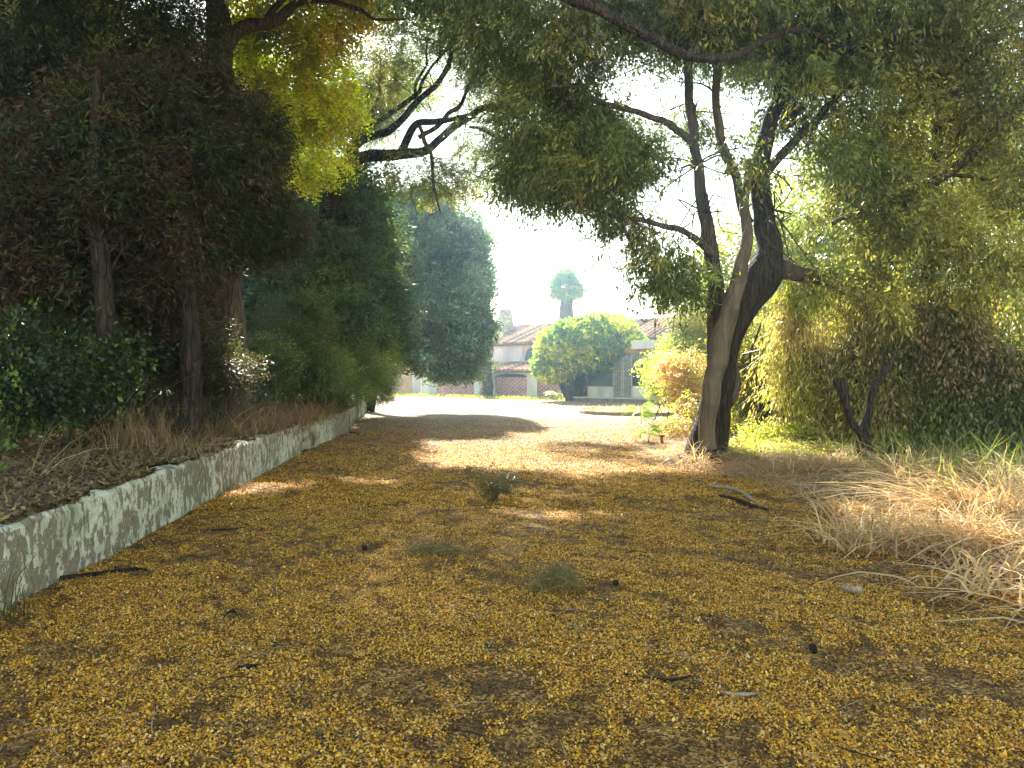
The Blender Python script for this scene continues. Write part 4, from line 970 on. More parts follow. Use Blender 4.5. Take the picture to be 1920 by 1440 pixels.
b3 = [PB(*q) for q in [(700, 130, 20, 70, 60, 1.2, .9), (640, 190, 20, 60, 70, 1.2), (700, 200, 20.6, 50, 50, 1), (760, 90, 20, 60, 50, 1, .6), (820, 60, 20, 60, 50, 1.1, .6), (880, 40, 20, 60, 50, 1.1, .9), (900, 110, 20, 50, 60, 1, .9), (850, 170, 20, 50, 45, .9, .9), (780, 160, 20.4, 40, 40, .9, .6), (940, 170, 19.5, 60, 50, 1, .8), (900, 260, 20, 60, 40, .9, .8), (960, 290, 19.5, 60, 45, .9, 1), (1010, 340, 19, 50, 35, .8, .9), (780, 330, 20, 60, 50, .9, .7), (840, 330, 20, 50, 45, .9, .7), (880, 340, 20, 40, 30, .7, .8), (620, 270, 19, 50, 40, .8, 1), (1040, 240, 19, 50, 60, 1, .8), (980, 90, 19, 50, 60, 1, .8)]]
b3b = [PB(*q) for q in [(960, 160, 24, 90, 80, 1.8), (1040, 230, 25, 70, 70, 1.8), (1000, 310, 26, 70, 46, 1.8), (1080, 320, 26, 60, 40, 1.6), (930, 330, 27, 50, 40, 1.5), (1000, 130, 24, 60, 80, 1.8), (900, 60, 24, 90, 60, 1.6), (690, 200, 24, 70, 70, 1.8), (760, 160, 25, 60, 50, 1.6)]]
crown("crown", b3, 4300, L2, per=12, mode='pinnate', tl=.34, L=.065, W=.024, droop=.45, c1=(.10, .16, .04), c2=(.24, .30, .07), c3=(.50, .40, .10), p3=.09, gap=.42, dens=1.0, gscale=.5, seed=102, carve=True)
crown("outer_crown", b3b, 3200, L2, per=12, mode="pinnate", tl=.36, L=.08, W=.03, droop=.45, c1=(.10, .16, .04), c2=(.22, .28, .07), c3=(.50, .40, .10), p3=.06, gap=.3, gscale=.5, seed=105, carve=True)
crown("far_crown", [PB(*q) for q in [(1110, 190, 20, 90, 80, 1.4), (1220, 260, 20, 80, 90, 1.4), (1140, 320, 20, 70, 60, 1.2), (1060, 130, 20, 60, 70, 1.2), (1250, 130, 20, 80, 80, 1.3)]], 2000, L2, per=12, tl=.4, L=.11, W=.032, droop=.55, hang=.6, c1=(.09, .13, .04), c2=(.20, .25, .08), gap=.4, gscale=.5, seed=106, carve=True)
hubs3 = [P(935, 203, 20), P(880, 222, 20), P(800, 283, 20), P(815, 165, 20), P(850, 100, 20), P(700, 257, 20), P(720, 222, 20.3), P(605, 212, 20), P(825, 110, 20), P(965, 280, 20), P(812, 335, 19.5), P(785, 190, 20)]
v, f = spray_branches(b3, hubs3, 80, 103, .016); tag(obj("twigs", raw_mesh("twigs", v, f, M_BARK_DARK, smooth=True), L2), kind="stuff")
crown("upper_crown", [(-1.0, 20, 12.2, 2.6, 2, 1.3), (-3.6, 20, 12.3, 2, 2, 1.2), (-2.4, 18, 11.4, 1.6, 1.6, .9)], 1500, L2, per=10, tl=.5, L=.14, W=.06, c1=(.08, .13, .03), c2=(.17, .22, .04), gap=.4, seed=104, carve=True)

# big bluish evergreen over the end of the wall
L3 = empty("rounded_evergreen", tuple(P(800, 755, 32)[:2]) + (0.0,), "large rounded blue green evergreen overhanging the far end of the drive", "tree")
limb("trunk", [(690, 770, 13), (705, 700, 12), (745, 630, 11), (800, 540, 8), (820, 440, 4)], 32, L3, M_BARK_DARK, 8, 5, 111)
limb("branch", [(745, 650, 8), (800, 625, 6), (850, 600, 4)], 32, L3, M_BARK_DARK, 6, 5, 112)
b4 = [PB(*q) for q in [(790, 430, 31, 60, 50, 1.4), (840, 450, 32, 60, 50, 1.6), (770, 500, 31, 60, 60, 1.6), (850, 520, 32, 62, 60, 1.8), (790, 580, 31, 70, 60, 1.8), (870, 590, 31.5, 46, 60, 1.7), (830, 650, 31, 60, 50, 1.5), (870, 670, 31, 36, 38, 1.1), (850, 690, 30.5, 34, 24, .9), (730, 560, 31, 50, 60, 1.4), (740, 470, 31, 50, 50, 1.4), (886, 530, 32, 26, 40, 1), (735, 620, 30, 44, 34, 1.2), (770, 655, 30, 50, 30, 1.2), (800, 390, 31, 50, 34, 1.2), (740, 420, 31, 50, 50, 1.3), (885, 470, 32, 22, 40, .9), (890, 620, 31.5, 28, 40, 1.1)]]
crown("crown", b4, 7000, L3, M_NEEDLE, per=10, tl=.5, L=.17, W=.065, droop=.0, hang=-.1, c1=(.12, .19, .13), c2=(.29, .38, .26), gap=.24, lump=.4, cvar=.5, gscale=.45, seed=113, hollow=.55, carve=False)

def evergreen(name, label, base, blobs, ntw, seed, c1, c2, trunk=None, mat=None, **kw):
    root = empty(name, base, label, "tree")
    top = max(b[2] for b in blobs); bx, by_, bz = base
    tr = trunk or .14
    v, f = tube([(bx, by_, bz - .2), (bx + .1, by_, bz + (top - bz) * .3), (bx - .1, by_ + .1, bz + (top - bz) * .65), (bx, by_, top)], [tr * 1.3, tr, tr * .7, tr * .25], 8, 5, .12, seed, .04)
    obj("trunk", raw_mesh("trunk", v, f, M_BARK_DARK, smooth=True), root)
    hubs = [(bx, by_, bz + (top - bz) * t) for t in (.25, .4, .55, .7, .85)]
    v, f = spray_branches(blobs, hubs, 26, seed + 1, .03); tag(obj("branches", raw_mesh("branches", v, f, M_BARK_DARK, smooth=True), root), kind="stuff")
    crown("crown", blobs, ntw, root, mat or M_NEEDLE, c1=c1, c2=c2, seed=seed, **kw)
    return root
# dark evergreens along the bank
K = dict(per=12, tl=.42, L=.11, W=.022, droop=.25, hang=.25, dens=.6, lump=.42)
evergreen("dark_evergreen", "dense dark green evergreen left of the arching tree", tuple(P(640, 770, 24)[:2]) + (.4,), [PB(*q) for q in [(720, 590, 25, 46, 50, 1.2), (740, 520, 27, 40, 60, 1.2), (670, 610, 23, 50, 40, 1.1), (660, 400, 22, 60, 60, 1.2), (600, 380, 21, 60, 60, 1.2), (560, 440, 20, 60, 60, 1.2), (630, 480, 21, 70, 70, 1.3), (690, 440, 23, 50, 60, 1.2), (700, 520, 24, 50, 60, 1.2), (620, 560, 21, 70, 60, 1.2), (560, 530, 20, 60, 60, 1.1), (690, 350, 22.5, 36, 40, .8)]], 6500, 121, (.055, .095, .045), (.15, .21, .09), gap=.2, carve=False, **{**K, "L": .17, "W": .05, "dens": .5})
evergreen("brown_cypress", "drooping brownish cypress hanging in front of the thick trunk", (-3.9 - 1.0, 11.6, .6), [PB(*q) for q in [(480, 260, 13, 40, 60, .8), (450, 350, 13, 60, 60, .9), (400, 300, 12.5, 70, 70, 1), (480, 430, 13.5, 70, 50, .9), (420, 430, 13, 60, 40, .9), (330, 380, 12.5, 70, 60, 1), (380, 200, 13, 60, 80, 1), (340, 480, 12.3, 60, 40, .7)]], 6400, 122, (.035, .028, .014), (.095, .075, .038), c3=(.04, .06, .018), p3=.4, gap=.3, **K)
evergreen("brown_cypress", "rust brown half dead cypress at the upper left", (-5.6, 10.5, .6), [PB(*q) for q in [(200, 260, 11.4, 90, 80, 1.0), (270, 200, 11.8, 80, 80, 1.0), (150, 400, 11, 90, 80, 1.0), (260, 420, 11.6, 90, 80, 1.0), (300, 330, 11.8, 70, 70, 1.0), (90, 500, 11, 90, 70, 1.0), (200, 520, 11.4, 90, 50, .9), (60, 340, 11, 80, 90, 1), (310, 540, 11.8, 50, 40, .6)]], 6600, 123, (.036, .025, .013), (.10, .066, .034), c3=(.045, .06, .018), p3=.3, gap=.32, **K)
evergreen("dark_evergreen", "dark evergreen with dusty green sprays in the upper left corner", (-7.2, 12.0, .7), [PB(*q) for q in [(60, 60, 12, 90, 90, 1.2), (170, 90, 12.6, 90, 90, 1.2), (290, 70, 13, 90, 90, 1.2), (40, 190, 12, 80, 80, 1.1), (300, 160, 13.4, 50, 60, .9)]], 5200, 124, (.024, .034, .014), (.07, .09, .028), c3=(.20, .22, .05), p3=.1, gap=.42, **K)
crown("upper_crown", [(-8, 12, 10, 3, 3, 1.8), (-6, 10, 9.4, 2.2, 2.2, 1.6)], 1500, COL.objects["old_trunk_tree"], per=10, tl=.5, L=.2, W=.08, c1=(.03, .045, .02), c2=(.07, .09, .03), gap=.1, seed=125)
# bushes on top of the bank
bush("shrub", "fresh green fine leaved bush spilling over the far end of the wall", "shrub", [PB(*q) for q in [(690, 640, 24, 50, 50, 1.2), (640, 640, 22, 60, 50, 1.2), (670, 700, 23, 60, 40, 1.1), (720, 690, 26, 24, 40, .8), (600, 690, 20, 50, 40, 1), (705, 735, 26.5, 26, 20, .7), (640, 730, 21, 50, 22, .8)]], 6000, 131, (.14, .20, .05), (.30, .38, .10), c3=(.42, .44, .12), p3=.08, stems=0, dens=.8, L=.055, W=.02, tl=.32, gap=.08, carve=False)
bush("shrub", "dark green bush at the foot of the thick trunk", "shrub", [PB(*q) for q in [(520, 640, 17, 50, 50, .9), (560, 600, 18, 50, 50, .9), (490, 680, 15.5, 50, 50, .8), (560, 690, 17.5, 60, 40, .9)]], 3300, 132, (.05, .08, .025), (.13, .18, .05), c3=(.14, .16, .04), p3=.08, L=.06, W=.022, gap=.12, carve=False)
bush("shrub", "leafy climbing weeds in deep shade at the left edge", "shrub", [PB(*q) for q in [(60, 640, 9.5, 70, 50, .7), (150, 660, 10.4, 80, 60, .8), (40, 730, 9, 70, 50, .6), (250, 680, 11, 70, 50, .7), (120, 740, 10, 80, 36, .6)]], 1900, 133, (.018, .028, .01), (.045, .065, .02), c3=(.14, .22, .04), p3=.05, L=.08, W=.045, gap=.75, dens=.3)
bush("shrub", "brown bare twiggy brush between the trunks on the bank", "shrub", [PB(*q) for q in [(350, 640, 12.5, 60, 60, .8), (400, 700, 12.5, 60, 40, .7), (300, 620, 13, 60, 60, .7)]], 1500, 134, (.05, .035, .02), (.11, .08, .04), c3=(.07, .10, .02), p3=.25, L=.06, W=.02, gap=.4, stems=40)
# farther layers of the wood on the left
for k, (bl, lab) in enumerate([
    ([(-10.5, 17, 3, 2.6, 2, 3), (-9.6, 16.5, 6.5, 2.4, 2, 2.4), (-12, 17, 9, 2.6, 2, 2)], "dark tree filling the gap behind the cypresses"),
    ([(-15, 16, 4, 3, 2.4, 4), (-14, 16, 8.6, 3, 2.4, 2.4)], "dark wide tree deep in the wood at the left edge"),
    ([(-10.5, 24, 4, 3, 2.4, 3.6), (-8.6, 25, 7.5, 2.6, 2.2, 2.4), (-7, 26, 3.4, 1.6, 1.6, 2.6)], "green tree behind the arching tree's trunk"),
    ([(-17, 25, 5, 4, 2.6, 5), (-24, 25, 5, 4, 3, 5)], "pair of merged dark evergreens far back in the left wood"),
    ([(-9.5, 32, 4, 3.2, 2.4, 4), (-13.5, 33, 5, 3, 2.6, 5)], "grey green tree behind the rounded evergreen")]):
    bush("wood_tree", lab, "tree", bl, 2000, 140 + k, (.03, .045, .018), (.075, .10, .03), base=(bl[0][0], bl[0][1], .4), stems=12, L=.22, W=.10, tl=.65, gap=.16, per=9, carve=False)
for k, (px, py, Y, lab) in enumerate([(330, 790, 16, "straight dark trunk behind the bare brush"), (185, 790, 15, "slim dark trunk half hidden in the wood near the left edge")]):
    t = empty("bare_trunk", tuple(P(px, py, Y)[:2]) + (.6,), lab, "tree")
    r = np.random.default_rng(150 + k); q = [(px + r.normal() * 12 * i ** .5, py + 30 - 130 * i, (9 - 1.1 * i) * r.uniform(.8, 1.1)) for i in range(6)]
    limb("trunk", q, Y, t, M_BARK_DARK, 8, 5, 150 + k, .15)
    limb("branch", [(q[2][0], q[2][1], 6), (q[2][0] + 40, q[2][1] - 70, 4), (q[2][0] + 90, q[2][1] - 150, 2)], Y, t, M_BARK_DARK, 6, 4, 160 + k)
#---PART3---
# ================================================================== PALM, DOMED CREEPER AND PALM STUMPS BY THE HOUSE
def fan_leaf(seed, Lp=.8, Rr=1.0, nseg=17, droop=.5):
    r = np.random.default_rng(seed); V = [(0, -.02, 0), (Lp, -.015, .02), (Lp, .015, .02), (0, .02, 0)]; Fq = [(0, 1, 2, 3)]
    for k in range(nseg):
        a = -1.75 + 3.5 * k / (nseg - 1); l = Rr * (1 - .25 * abs(a) / 1.75) * r.uniform(.85, 1.05); w = .07
        ca, sa = math.cos(a), math.sin(a); o = len(V)
        b = np.array([Lp, 0, .02]); m = b + np.array([ca, sa, 0]) * l * .55; t = b + np.array([ca, sa, 0]) * l; m[2] += .05; t[2] -= droop * l * r.uniform(.5, 1.2) * .6
        s = np.array([-sa, ca, 0]) * w
        V += [tuple(b), tuple(m + s), tuple(t), tuple(m - s)]; Fq.append((o, o + 1, o + 2, o + 3))
    return V, Fq
def frond_mesh(seed, c, **kw):
    V, Fq = fan_leaf(seed, **kw); r = np.random.default_rng(seed)
    me = raw_mesh("frond", V, Fq, M_LEAF, np.tile(np.array(c), (len(V), 1)) * r.uniform(.75, 1.25, (len(V), 1))); me["_local"] = 1; return me
pb = P(1062, 600, 62)
palm = empty("fan_palm", (pb[0], 62, 0), "tall fan palm rising behind the house roof with a shaggy skirt of dead fronds", "palm tree")
zc = P(1062, 540, 62)[2]
v, f = tube([(pb[0], 62, -.2), (pb[0], 62, 3), (pb[0], 62, zc - .4)], [.5, .36, .34], 10, 6, .1, 3); obj("trunk", raw_mesh("trunk", v, f, M_BARK, smooth=True), palm)
gm = [frond_mesh(200 + k, (.11, .22, .03), Lp=.4, Rr=1.05, droop=.3) for k in range(4)]
dm = [frond_mesh(210 + k, (.40, .22, .10), Lp=.6, Rr=.9, droop=.6) for k in range(3)]
r = np.random.default_rng(5)
def put_frond(me, loc, azm, elv, roll, parent, sc=1.0, name="frond", label=None):
    o = bpy.data.objects.new(name, me); o.location = loc; o.rotation_euler = (roll, -elv, azm); o.scale = (sc, sc, sc); link(o, parent)
    if label: o["label"] = label
    return o
for k in range(42):
    put_frond(gm[k % 4], (r.normal() * .06, r.normal() * .06, zc + r.uniform(-.1, .15)), k * 2.399, R([80, 55, 30, 10, -15, -40][k % 6] + r.normal() * 8), r.normal() * .5, palm, r.uniform(1.1, 1.6))
for k in range(14):
    put_frond(dm[k % 3], (0, 0, zc - .15 + r.uniform(-.1, .1)), k * 2.399, R(r.uniform(-35, 15)), r.normal() * .3, palm, r.uniform(1.05, 1.3), label="pale dead frond")
# skirt
n = 1500; a = r.uniform(0, 6.28, n); h = r.random(n); rad = .30 + .34 * h + r.normal(size=n) * .04
z1 = zc - .2 - h * 3.0; L_ = r.uniform(.5, .9, n)
c = np.stack([np.cos(a) * rad, np.sin(a) * rad, z1], 1); dd = np.stack([np.cos(a) * .18, np.sin(a) * .18, -np.ones(n)], 1)
tt = np.stack([-np.sin(a), np.cos(a), 0 * a], 1)
V = np.stack([c + tt * .04, c + dd * L_[:, None] + tt * .01, c + dd * L_[:, None] - tt * .01, c - tt * .04], 1).reshape(-1, 3) + np.array([pb[0], 62, 0])
C = np.repeat(np.array([[.20, .13, .085]]) * r.uniform(.5, 1.4, (n, 1)), 4, 0)
tag(obj("dead_skirt", raw_mesh("dead_skirt", V, np.arange(len(V)).reshape(-1, 4), M_DRY, C), palm), kind="stuff")

# domed creeper over the porch corner
D = 44.0
dome = empty("domed_creeper", tuple(P(1085, 750, D)[:2]) + (0,), "huge rounded yellow green creeper mound growing over the porch corner", "creeper")
db = [PB(*q) for q in [(1105, 654, D, 90, 40, 2.4), (1050, 668, D, 48, 46, 1.8), (1160, 645, D, 46, 34, 1.8), (1030, 690, D, 26, 24, 1.1), (1060, 682, D, 36, 20, 1.2), (1130, 630, D, 60, 34, 2), (1175, 655, D - .5, 34, 30, 1.5), (1090, 626, D, 56, 26, 2)]]
crown("foliage", db, 10500, dome, per=7, tl=.22, L=.16, W=.12, droop=-.3, hang=-.35, out=1.3, c1=(.13, .24, .06), c2=(.28, .40, .09), c3=(.66, .64, .08), p3=.45, dens=.5, gap=.0, lump=.28, hollow=.75, seed=161, carve=False, cvar=.15)
st = []
for k in range(16):
    x = 1060 + k * 2.2 if k < 12 else 1150 + (k - 12) * 9; yy = D + r.uniform(-.3, .6)
    p0 = P(x + r.normal() * 4, 754, yy); p0[2] = -.05; st.append(tube([p0, P(x + r.normal() * 6, 725, yy), P(x + r.normal() * 8, 700, yy), P(x + r.normal() * 12, 672, yy)], [.16, .13, .1, .07], 7, 5, .2, k, .05))
v, f = join_vf(st); tag(obj("stems", raw_mesh("stems", v, f, M_BARK, smooth=True), dome), kind="stuff")
vc = []
for k in range(26):
    x = r.choice([1153, 1160, 1168, 1178]) + r.normal() * 2.5; yy = 43.0 + r.uniform(-.2, .1)
    vc.append(tube([P(x, 755, yy), P(x + r.normal() * 3, 728, yy), P(x + r.normal() * 3, 702, yy), P(x + r.normal() * 5, 680, yy)], [.035, .03, .03, .02], 5, 5, .1, k, .06))
v, f = join_vf(vc); tag(obj("climbing_stems", raw_mesh("climbing_stems", v, f, M_TWIG, smooth=True), dome), kind="stuff")

def palm_stump(px, Y, ptop, wpx, label, seed, green=False):
    b = P(px, 745, Y); rt = empty("palm_stump", (b[0], b[1], 0), label, "palm stump")
    zt = P(px, ptop, Y)[2]; rr = wpx / 2 / F * Y; rs = np.random.default_rng(seed)
    v, f = tube([(b[0], Y, -.1), (b[0] + .1, Y, zt * .4), (b[0] - .08, Y, zt * .75), (b[0], Y, zt)], [rr, rr * .9, rr * 1.0, rr * .8], 12, 6, .2, seed, .04)
    obj("trunk", raw_mesh("trunk", v, f, M_BARK, smooth=True), rt)
    n = 260; a = rs.uniform(0, 6.28, n); z = rs.uniform(0, zt, n); c = np.stack([b[0] + np.cos(a) * rr * .85, Y + np.sin(a) * rr * .85, z], 1)
    o_ = np.stack([np.cos(a), np.sin(a), rs.uniform(.3, 1.2, n)], 1) * rs.uniform(.12, .3, n)[:, None]; t_ = np.stack([-np.sin(a), np.cos(a), 0 * a], 1) * .07
    V = np.stack([c + t_, c + o_ + t_ * .3, c + o_ - t_ * .3, c - t_], 1).reshape(-1, 3)
    C = np.repeat(np.array([[.22, .15, .10]]) * rs.uniform(.5, 1.5, (n, 1)), 4, 0)
    tag(obj("leaf_bases", raw_mesh("leaf_bases", V, np.arange(len(V)).reshape(-1, 4), M_DRY, C), rt), kind="stuff")
palm_stump(912, 51.5, 686, 22, "shaggy grey palm stump standing before the pillar left of the middle brick arch", 171)
palm_stump(1069, 45.5, 706, 15, "short palm stump at the left foot of the domed creeper", 172)
palm_stump(1088, 45.2, 696, 24, "thick palm trunk holding up the domed creeper", 173)
# young palm with arching green fronds
yp = empty("young_palm", tuple(P(1052, 746, 45)[:2]) + (0,), "young palm with arching yellow green fronds beside the short palm stump", "palm")
for k in range(11):
    a = k * 2.399; V = []; C = []; L_ = r.uniform(1.0, 1.6); b = P(1052, 746, 45); b[2] = .1
    n = 16; ts = np.linspace(.1, 1, n); sp = np.array([math.cos(a), math.sin(a), 0]); e0 = r.uniform(.9, 1.4)
    pts = b[None] + sp[None] * (L_ * ts * .75)[:, None]; pts[:, 2] += L_ * (ts * e0 - ts ** 2 * e0 * .75)
    ls = np.array([-math.sin(a), math.cos(a), 0])
    for sg in (1, -1):
        tip = pts + ls[None] * sg * .35 * np.sin(ts * 2.8)[:, None] + sp[None] * .2; tip[:, 2] -= .08
        V.append(np.stack([pts, (pts + tip) / 2 + sp * .03, tip, (pts + tip) / 2 - sp * .03], 1).reshape(-1, 3))
    V = np.concatenate(V); obj("frond", raw_mesh("frond", V, np.arange(len(V)).reshape(-1, 4), M_LEAF, np.tile(np.array([.24, .32, .05]), (len(V), 1))), yp)

# ================================================================== GROUND COVER
def blades(name, base, hgt, width, lean, c1, c2, seed, mat=None, parent=None, seg=4, curl=1.0, lean_dir=None, kind="stuff"):
    """arching grass blades; base (n,3)"""
    r = np.random.default_rng(seed); n = len(base); a = r.uniform(0, 6.28, n) if lean_dir is None else lean_dir + r.normal(size=n) * .5
    d = np.stack([np.cos(a), np.sin(a), 0 * a], 1); s = np.stack([-np.sin(a), np.cos(a), 0 * a], 1); s = s + r.normal(size=(n, 3)) * .3
    h = hgt * r.uniform(.45, 1.2, n); ln = lean * r.uniform(.3, 1.3, n); cu = curl * r.uniform(.4, 1.3, n)
    rows = []
    for k in range(seg + 1):
        t = k / seg; th = cu * t * 1.6
        p = base + d * (h * ln * (t + .55 * t * t * cu))[:, None]
        p = p.copy(); p[:, 2] += h * (t - .42 * cu * t * t * (0.6 + ln * .8)); p[:, 2] = np.maximum(p[:, 2], base[:, 2] + .006 + .01 * r.random(n))
        p += r.normal(size=(n, 3)) * .012 * t
        w = width * (1 - .85 * t)
        rows.append((p + s * w * .5, p - s * w * .5))
    V = np.stack([x for row in rows for x in row], 1)            # n, 2(seg+1), 3
    m = 2 * (seg + 1); i = np.arange(n)[:, None] * m; Fq = []
    for k in range(seg): Fq.append(np.concatenate([i + 2 * k, i + 2 * k + 1, i + 2 * k + 3, i + 2 * k + 2], 1))
    Fq = np.concatenate(Fq); c = np.array(c1)[None] + (np.array(c2) - np.array(c1))[None] * r.random((n, 1)); c = c * r.uniform(.7, 1.25, (n, 1))
    me = raw_mesh(name, V.reshape(-1, 3), Fq, mat or M_DRY, np.repeat(c, m, 0)); o = obj(name, me, parent)
    if kind: o["kind"] = kind
    return o
def scatter(n, x0, x1, y0, y1, seed, fn=None, hf=H):
    r = np.random.default_rng(seed); x = r.uniform(x0, x1, n); y = r.uniform(y0, y1, n)
    if fn is not None: k = fn(x, y, r); x, y = x[k], y[k]
    return np.stack([x, y, hf(x, y)], 1)
def pn(x, y, sc, seed): return noise3(np.stack([x, y, 0 * x], 1), sc, seed, 2)
# dry grass on the right verge: a thick mat of fallen blades and standing clumps
b = scatter(19000, 2.6, 9.5, 4.2, 15.5, 301, lambda x, y, r: (x > edge(y) - .15 + .35 * r.random(len(x)) ** 2 + .25 * pn(x, y, .7, 5)) & (r.random(len(x)) < np.clip(1.1 - (y - 11) * .12, .15, 1)))
blades("dry_grass", b, .36, .014, 1.5, (.36, .25, .13), (.68, .52, .30), 302, seg=3, curl=1.5)
b = scatter(6000, 3.3, 9, 5.4, 12.5, 303, lambda x, y, r: (x > edge(y) + .25 + .12 * np.maximum(y - 8, 0)) & (pn(x, y, .55, 6) > -.1))
blades("tall_dry_grass", b, .6, .016, .9, (.38, .27, .14), (.74, .58, .34), 304, seg=5, curl=1.35)
b = scatter(1600, 5.0, 9.5, 8.5, 12.5, 305); blades("green_grass", b, .8, .012, .5, (.10, .13, .03), (.26, .28, .08), 306, mat=M_LEAF, seg=5)
# individual tufts
def tuft(x, y, n, hgt, wd, lean, c1, c2, seed, label, z=None, cat="grass tuft", rad=.12, curl=1.2, mat=None, **kw):
    r = np.random.default_rng(seed); zz = float(H(x, y)) if z is None else z
    base = np.stack([x + r.normal(size=n) * rad, y + r.normal(size=n) * rad, np.full(n, zz)], 1)
    root = empty("grass_tuft", (x, y, zz), label, cat)
    blades("blades", base, hgt, wd, lean, c1, c2, seed, parent=root, seg=6, curl=curl, mat=mat, **kw)
G1, G2 = (.38, .26, .13), (.76, .57, .32)
def tp(px, py): Y_ = F * EYE / (py - HZ); return ((px - 960) / F * Y_, Y_)
for (px, py, n, h, lab, ld) in [(1640, 1025, 260, .62, "matted straw coloured tuft nearest the drive edge, blades bent over", None), (1790, 985, 170, .8, "tuft of long straw blades arching over like a fan", 3.4), (1830, 1040, 380, .55, "dense fallen straw clump spilling towards the drive at the right", None), (1900, 990, 300, .8, "tall straw clump cut off by the right edge of the view", None), (1600, 965, 240, .36, "shaded brownish tuft left of the fan shaped one", None), (1840, 1110, 120, .42, "sparse spiky straw tuft lowest on the right verge", None), (1700, 930, 260, .8, "loose straw tuft behind the fan shaped one", None)]:
    x, y = tp(px, py); tuft(x, y, int(n * .8), h, .019, .95, G1, G2, 310 + px, lab, rad=.2, curl=1.45, lean_dir=ld)
x, y = 3.15, 13.1; tuft(x, y, 26, .75, .016, .55, (.4, .3, .17), (.65, .5, .3), 333, "few bent dry stalks leaning at the foot of the leaning trunk", rad=.1, curl=1.6)
x, y = 3.9, 12.4; tuft(x, y, 420, .32, .012, 1.3, (.38, .22, .12), (.62, .42, .24), 334, "pinkish dry grass mound right of the leaning trunk's foot", rad=.45, curl=1.6)
x, y = 4.9, 11.6; tuft(x, y, 300, .35, .012, 1.3, (.38, .24, .12), (.62, .45, .24), 335, "dry grass mound in front of the lime green weeds", rad=.45, curl=1.6)
# left bank
def flakes(name, n, seed):
    """dead leaves lying on the bank and over the top of the wall"""
    r = np.random.default_rng(seed); y = 3.5 * (30 / 3.5) ** r.random(n); d = r.random(n) ** 1.8 * 3.2; x = wallx(y) - .04 - d
    z = np.where(d < .22, .585, HB(x, y) + .0) + r.random(n) * .04; a = r.uniform(0, 6.28, n); sz = r.uniform(.012, .04, n) * (1 + y * .02)
    u = np.stack([np.cos(a), np.sin(a), r.normal(size=n) * .5], 1) * sz[:, None]; v_ = np.stack([-np.sin(a), np.cos(a), r.normal(size=n) * .5], 1) * (sz * .5)[:, None]
    k = (d > .25) | (pn(x, y, .9, 61) > .0); c = np.stack([x, y, z], 1); V = np.stack([c - u, c - v_, c + u, c + v_], 1)[k].reshape(-1, 3); n = k.sum()
    C = np.array([(.13, .095, .05), (.25, .19, .11), (.06, .045, .03), (.38, .27, .10)])[r.choice(4, n, p=[.4, .25, .25, .1])] * r.uniform(.7, 1.3, (n, 1))
    tag(obj(name, raw_mesh(name, V, np.arange(len(V)).reshape(-1, 4), M_DRY, np.repeat(C, 4, 0))), kind="stuff")
flakes("bank_leaf_litter", 60000, 329)
b = scatter(30000, -12, -3.2, 4, 30, 321, lambda x, y, r: (x < wallx(y) - .2) & (x > wallx(y) - 5) & (pn(x, y, .6, 8) > -.35), hf=HB)
blades("bank_dry_grass", b, .26, .009, 1.3, (.13, .085, .045), (.30, .21, .11), 322, seg=3, curl=1.3)
b = scatter(2600, -9, -3.6, 4.2, 14, 323, lambda x, y, r: (x < wallx(y) - .35) & (pn(x, y, .4, 12) > .15), hf=HB)
V, Fq, C = twigs([(q[0], q[1], q[2] + .12, .12, .12, .12) for q in b[::6]], 900, per=6, tl=.2, L=.07, W=.05, droop=-.3, hang=-.1, c1=(.04, .07, .02), c2=(.13, .19, .04), seed=324, gap=-1, carve=False)
tag(obj("bank_weeds", raw_mesh("bank_weeds", V, Fq, M_LEAF, C)), kind="stuff")
B1, B2 = (.17, .11, .055), (.36, .25, .13)
for k, (px, py, Y, n, h, lab) in enumerate([(490, 772, 13.8, 520, .75, "tall rusty dry grass tuft on the bank in front of the thick trunk"), (255, 812, 10.2, 420, .65, "bushy brown dry tuft on the bank left of centre"), (590, 765, 17, 320, .6, "brown dry tuft on the bank above the broken stones"), (420, 790, 12.4, 240, .55, "low olive brown tuft between the two big bank tufts"), (330, 850, 9.4, 200, .4, "flattened dry tuft just above the wall top"), (560, 750, 15.6, 260, .7, "dusty brown tuft beside the rusty one")]):
    c = P(px, py, Y); tuft(c[0], Y, n, h, .011, .6, B1, B2, 340 + k, lab, z=float(HB(c[0], Y)) - .02, rad=.28, curl=1.1)
for k, (px, py, Y, n, h, lab, ld) in enumerate([(100, 850, 7.6, 14, 1.1, "few long pale arching blades over the bank at the left edge", .3), (230, 860, 8.4, 10, .75, "crossing pale bent stalks on the near bank", .5), (440, 720, 13, 8, 1.3, "single tall wispy stalks above the rusty tuft", .1), (230, 740, 11, 10, 1.4, "tall curling pale stalks in front of the dark brush", .2)]):
    c = P(px, py, Y); tuft(c[0], Y, n, h, .014, .5, (.30, .27, .13), (.42, .37, .2), 350 + k, lab, z=float(HB(c[0], Y)), rad=.2, curl=1.5, lean_dir=ld)
# weeds at the foot of the wall
for k, (y, n, h, lab, c1, c2) in enumerate([(4.9, 70, .45, "weedy green and brown tuft at the near foot of the wall", (.08, .08, .03), (.22, .2, .07)), (10.4, 90, .2, "small brown tuft at the middle of the wall foot", (.10, .07, .04), (.24, .18, .09)), (24.5, 160, .35, "greenish tuft where the wall steps back", (.1, .12, .04), (.24, .24, .09)), (12.2, 40, .14, "tiny green tuft just beyond the wall's middle seam", (.08, .1, .03), (.2, .22, .07)), (6.9, 40, .13, "thin brown tuft by the wall beyond the black stick", (.1, .08, .04), (.25, .2, .1))]):
    tuft(float(wallx(y)) + .1, y, n, h, .008, .6, c1, c2, 360 + k, lab, rad=.1, curl=.9)
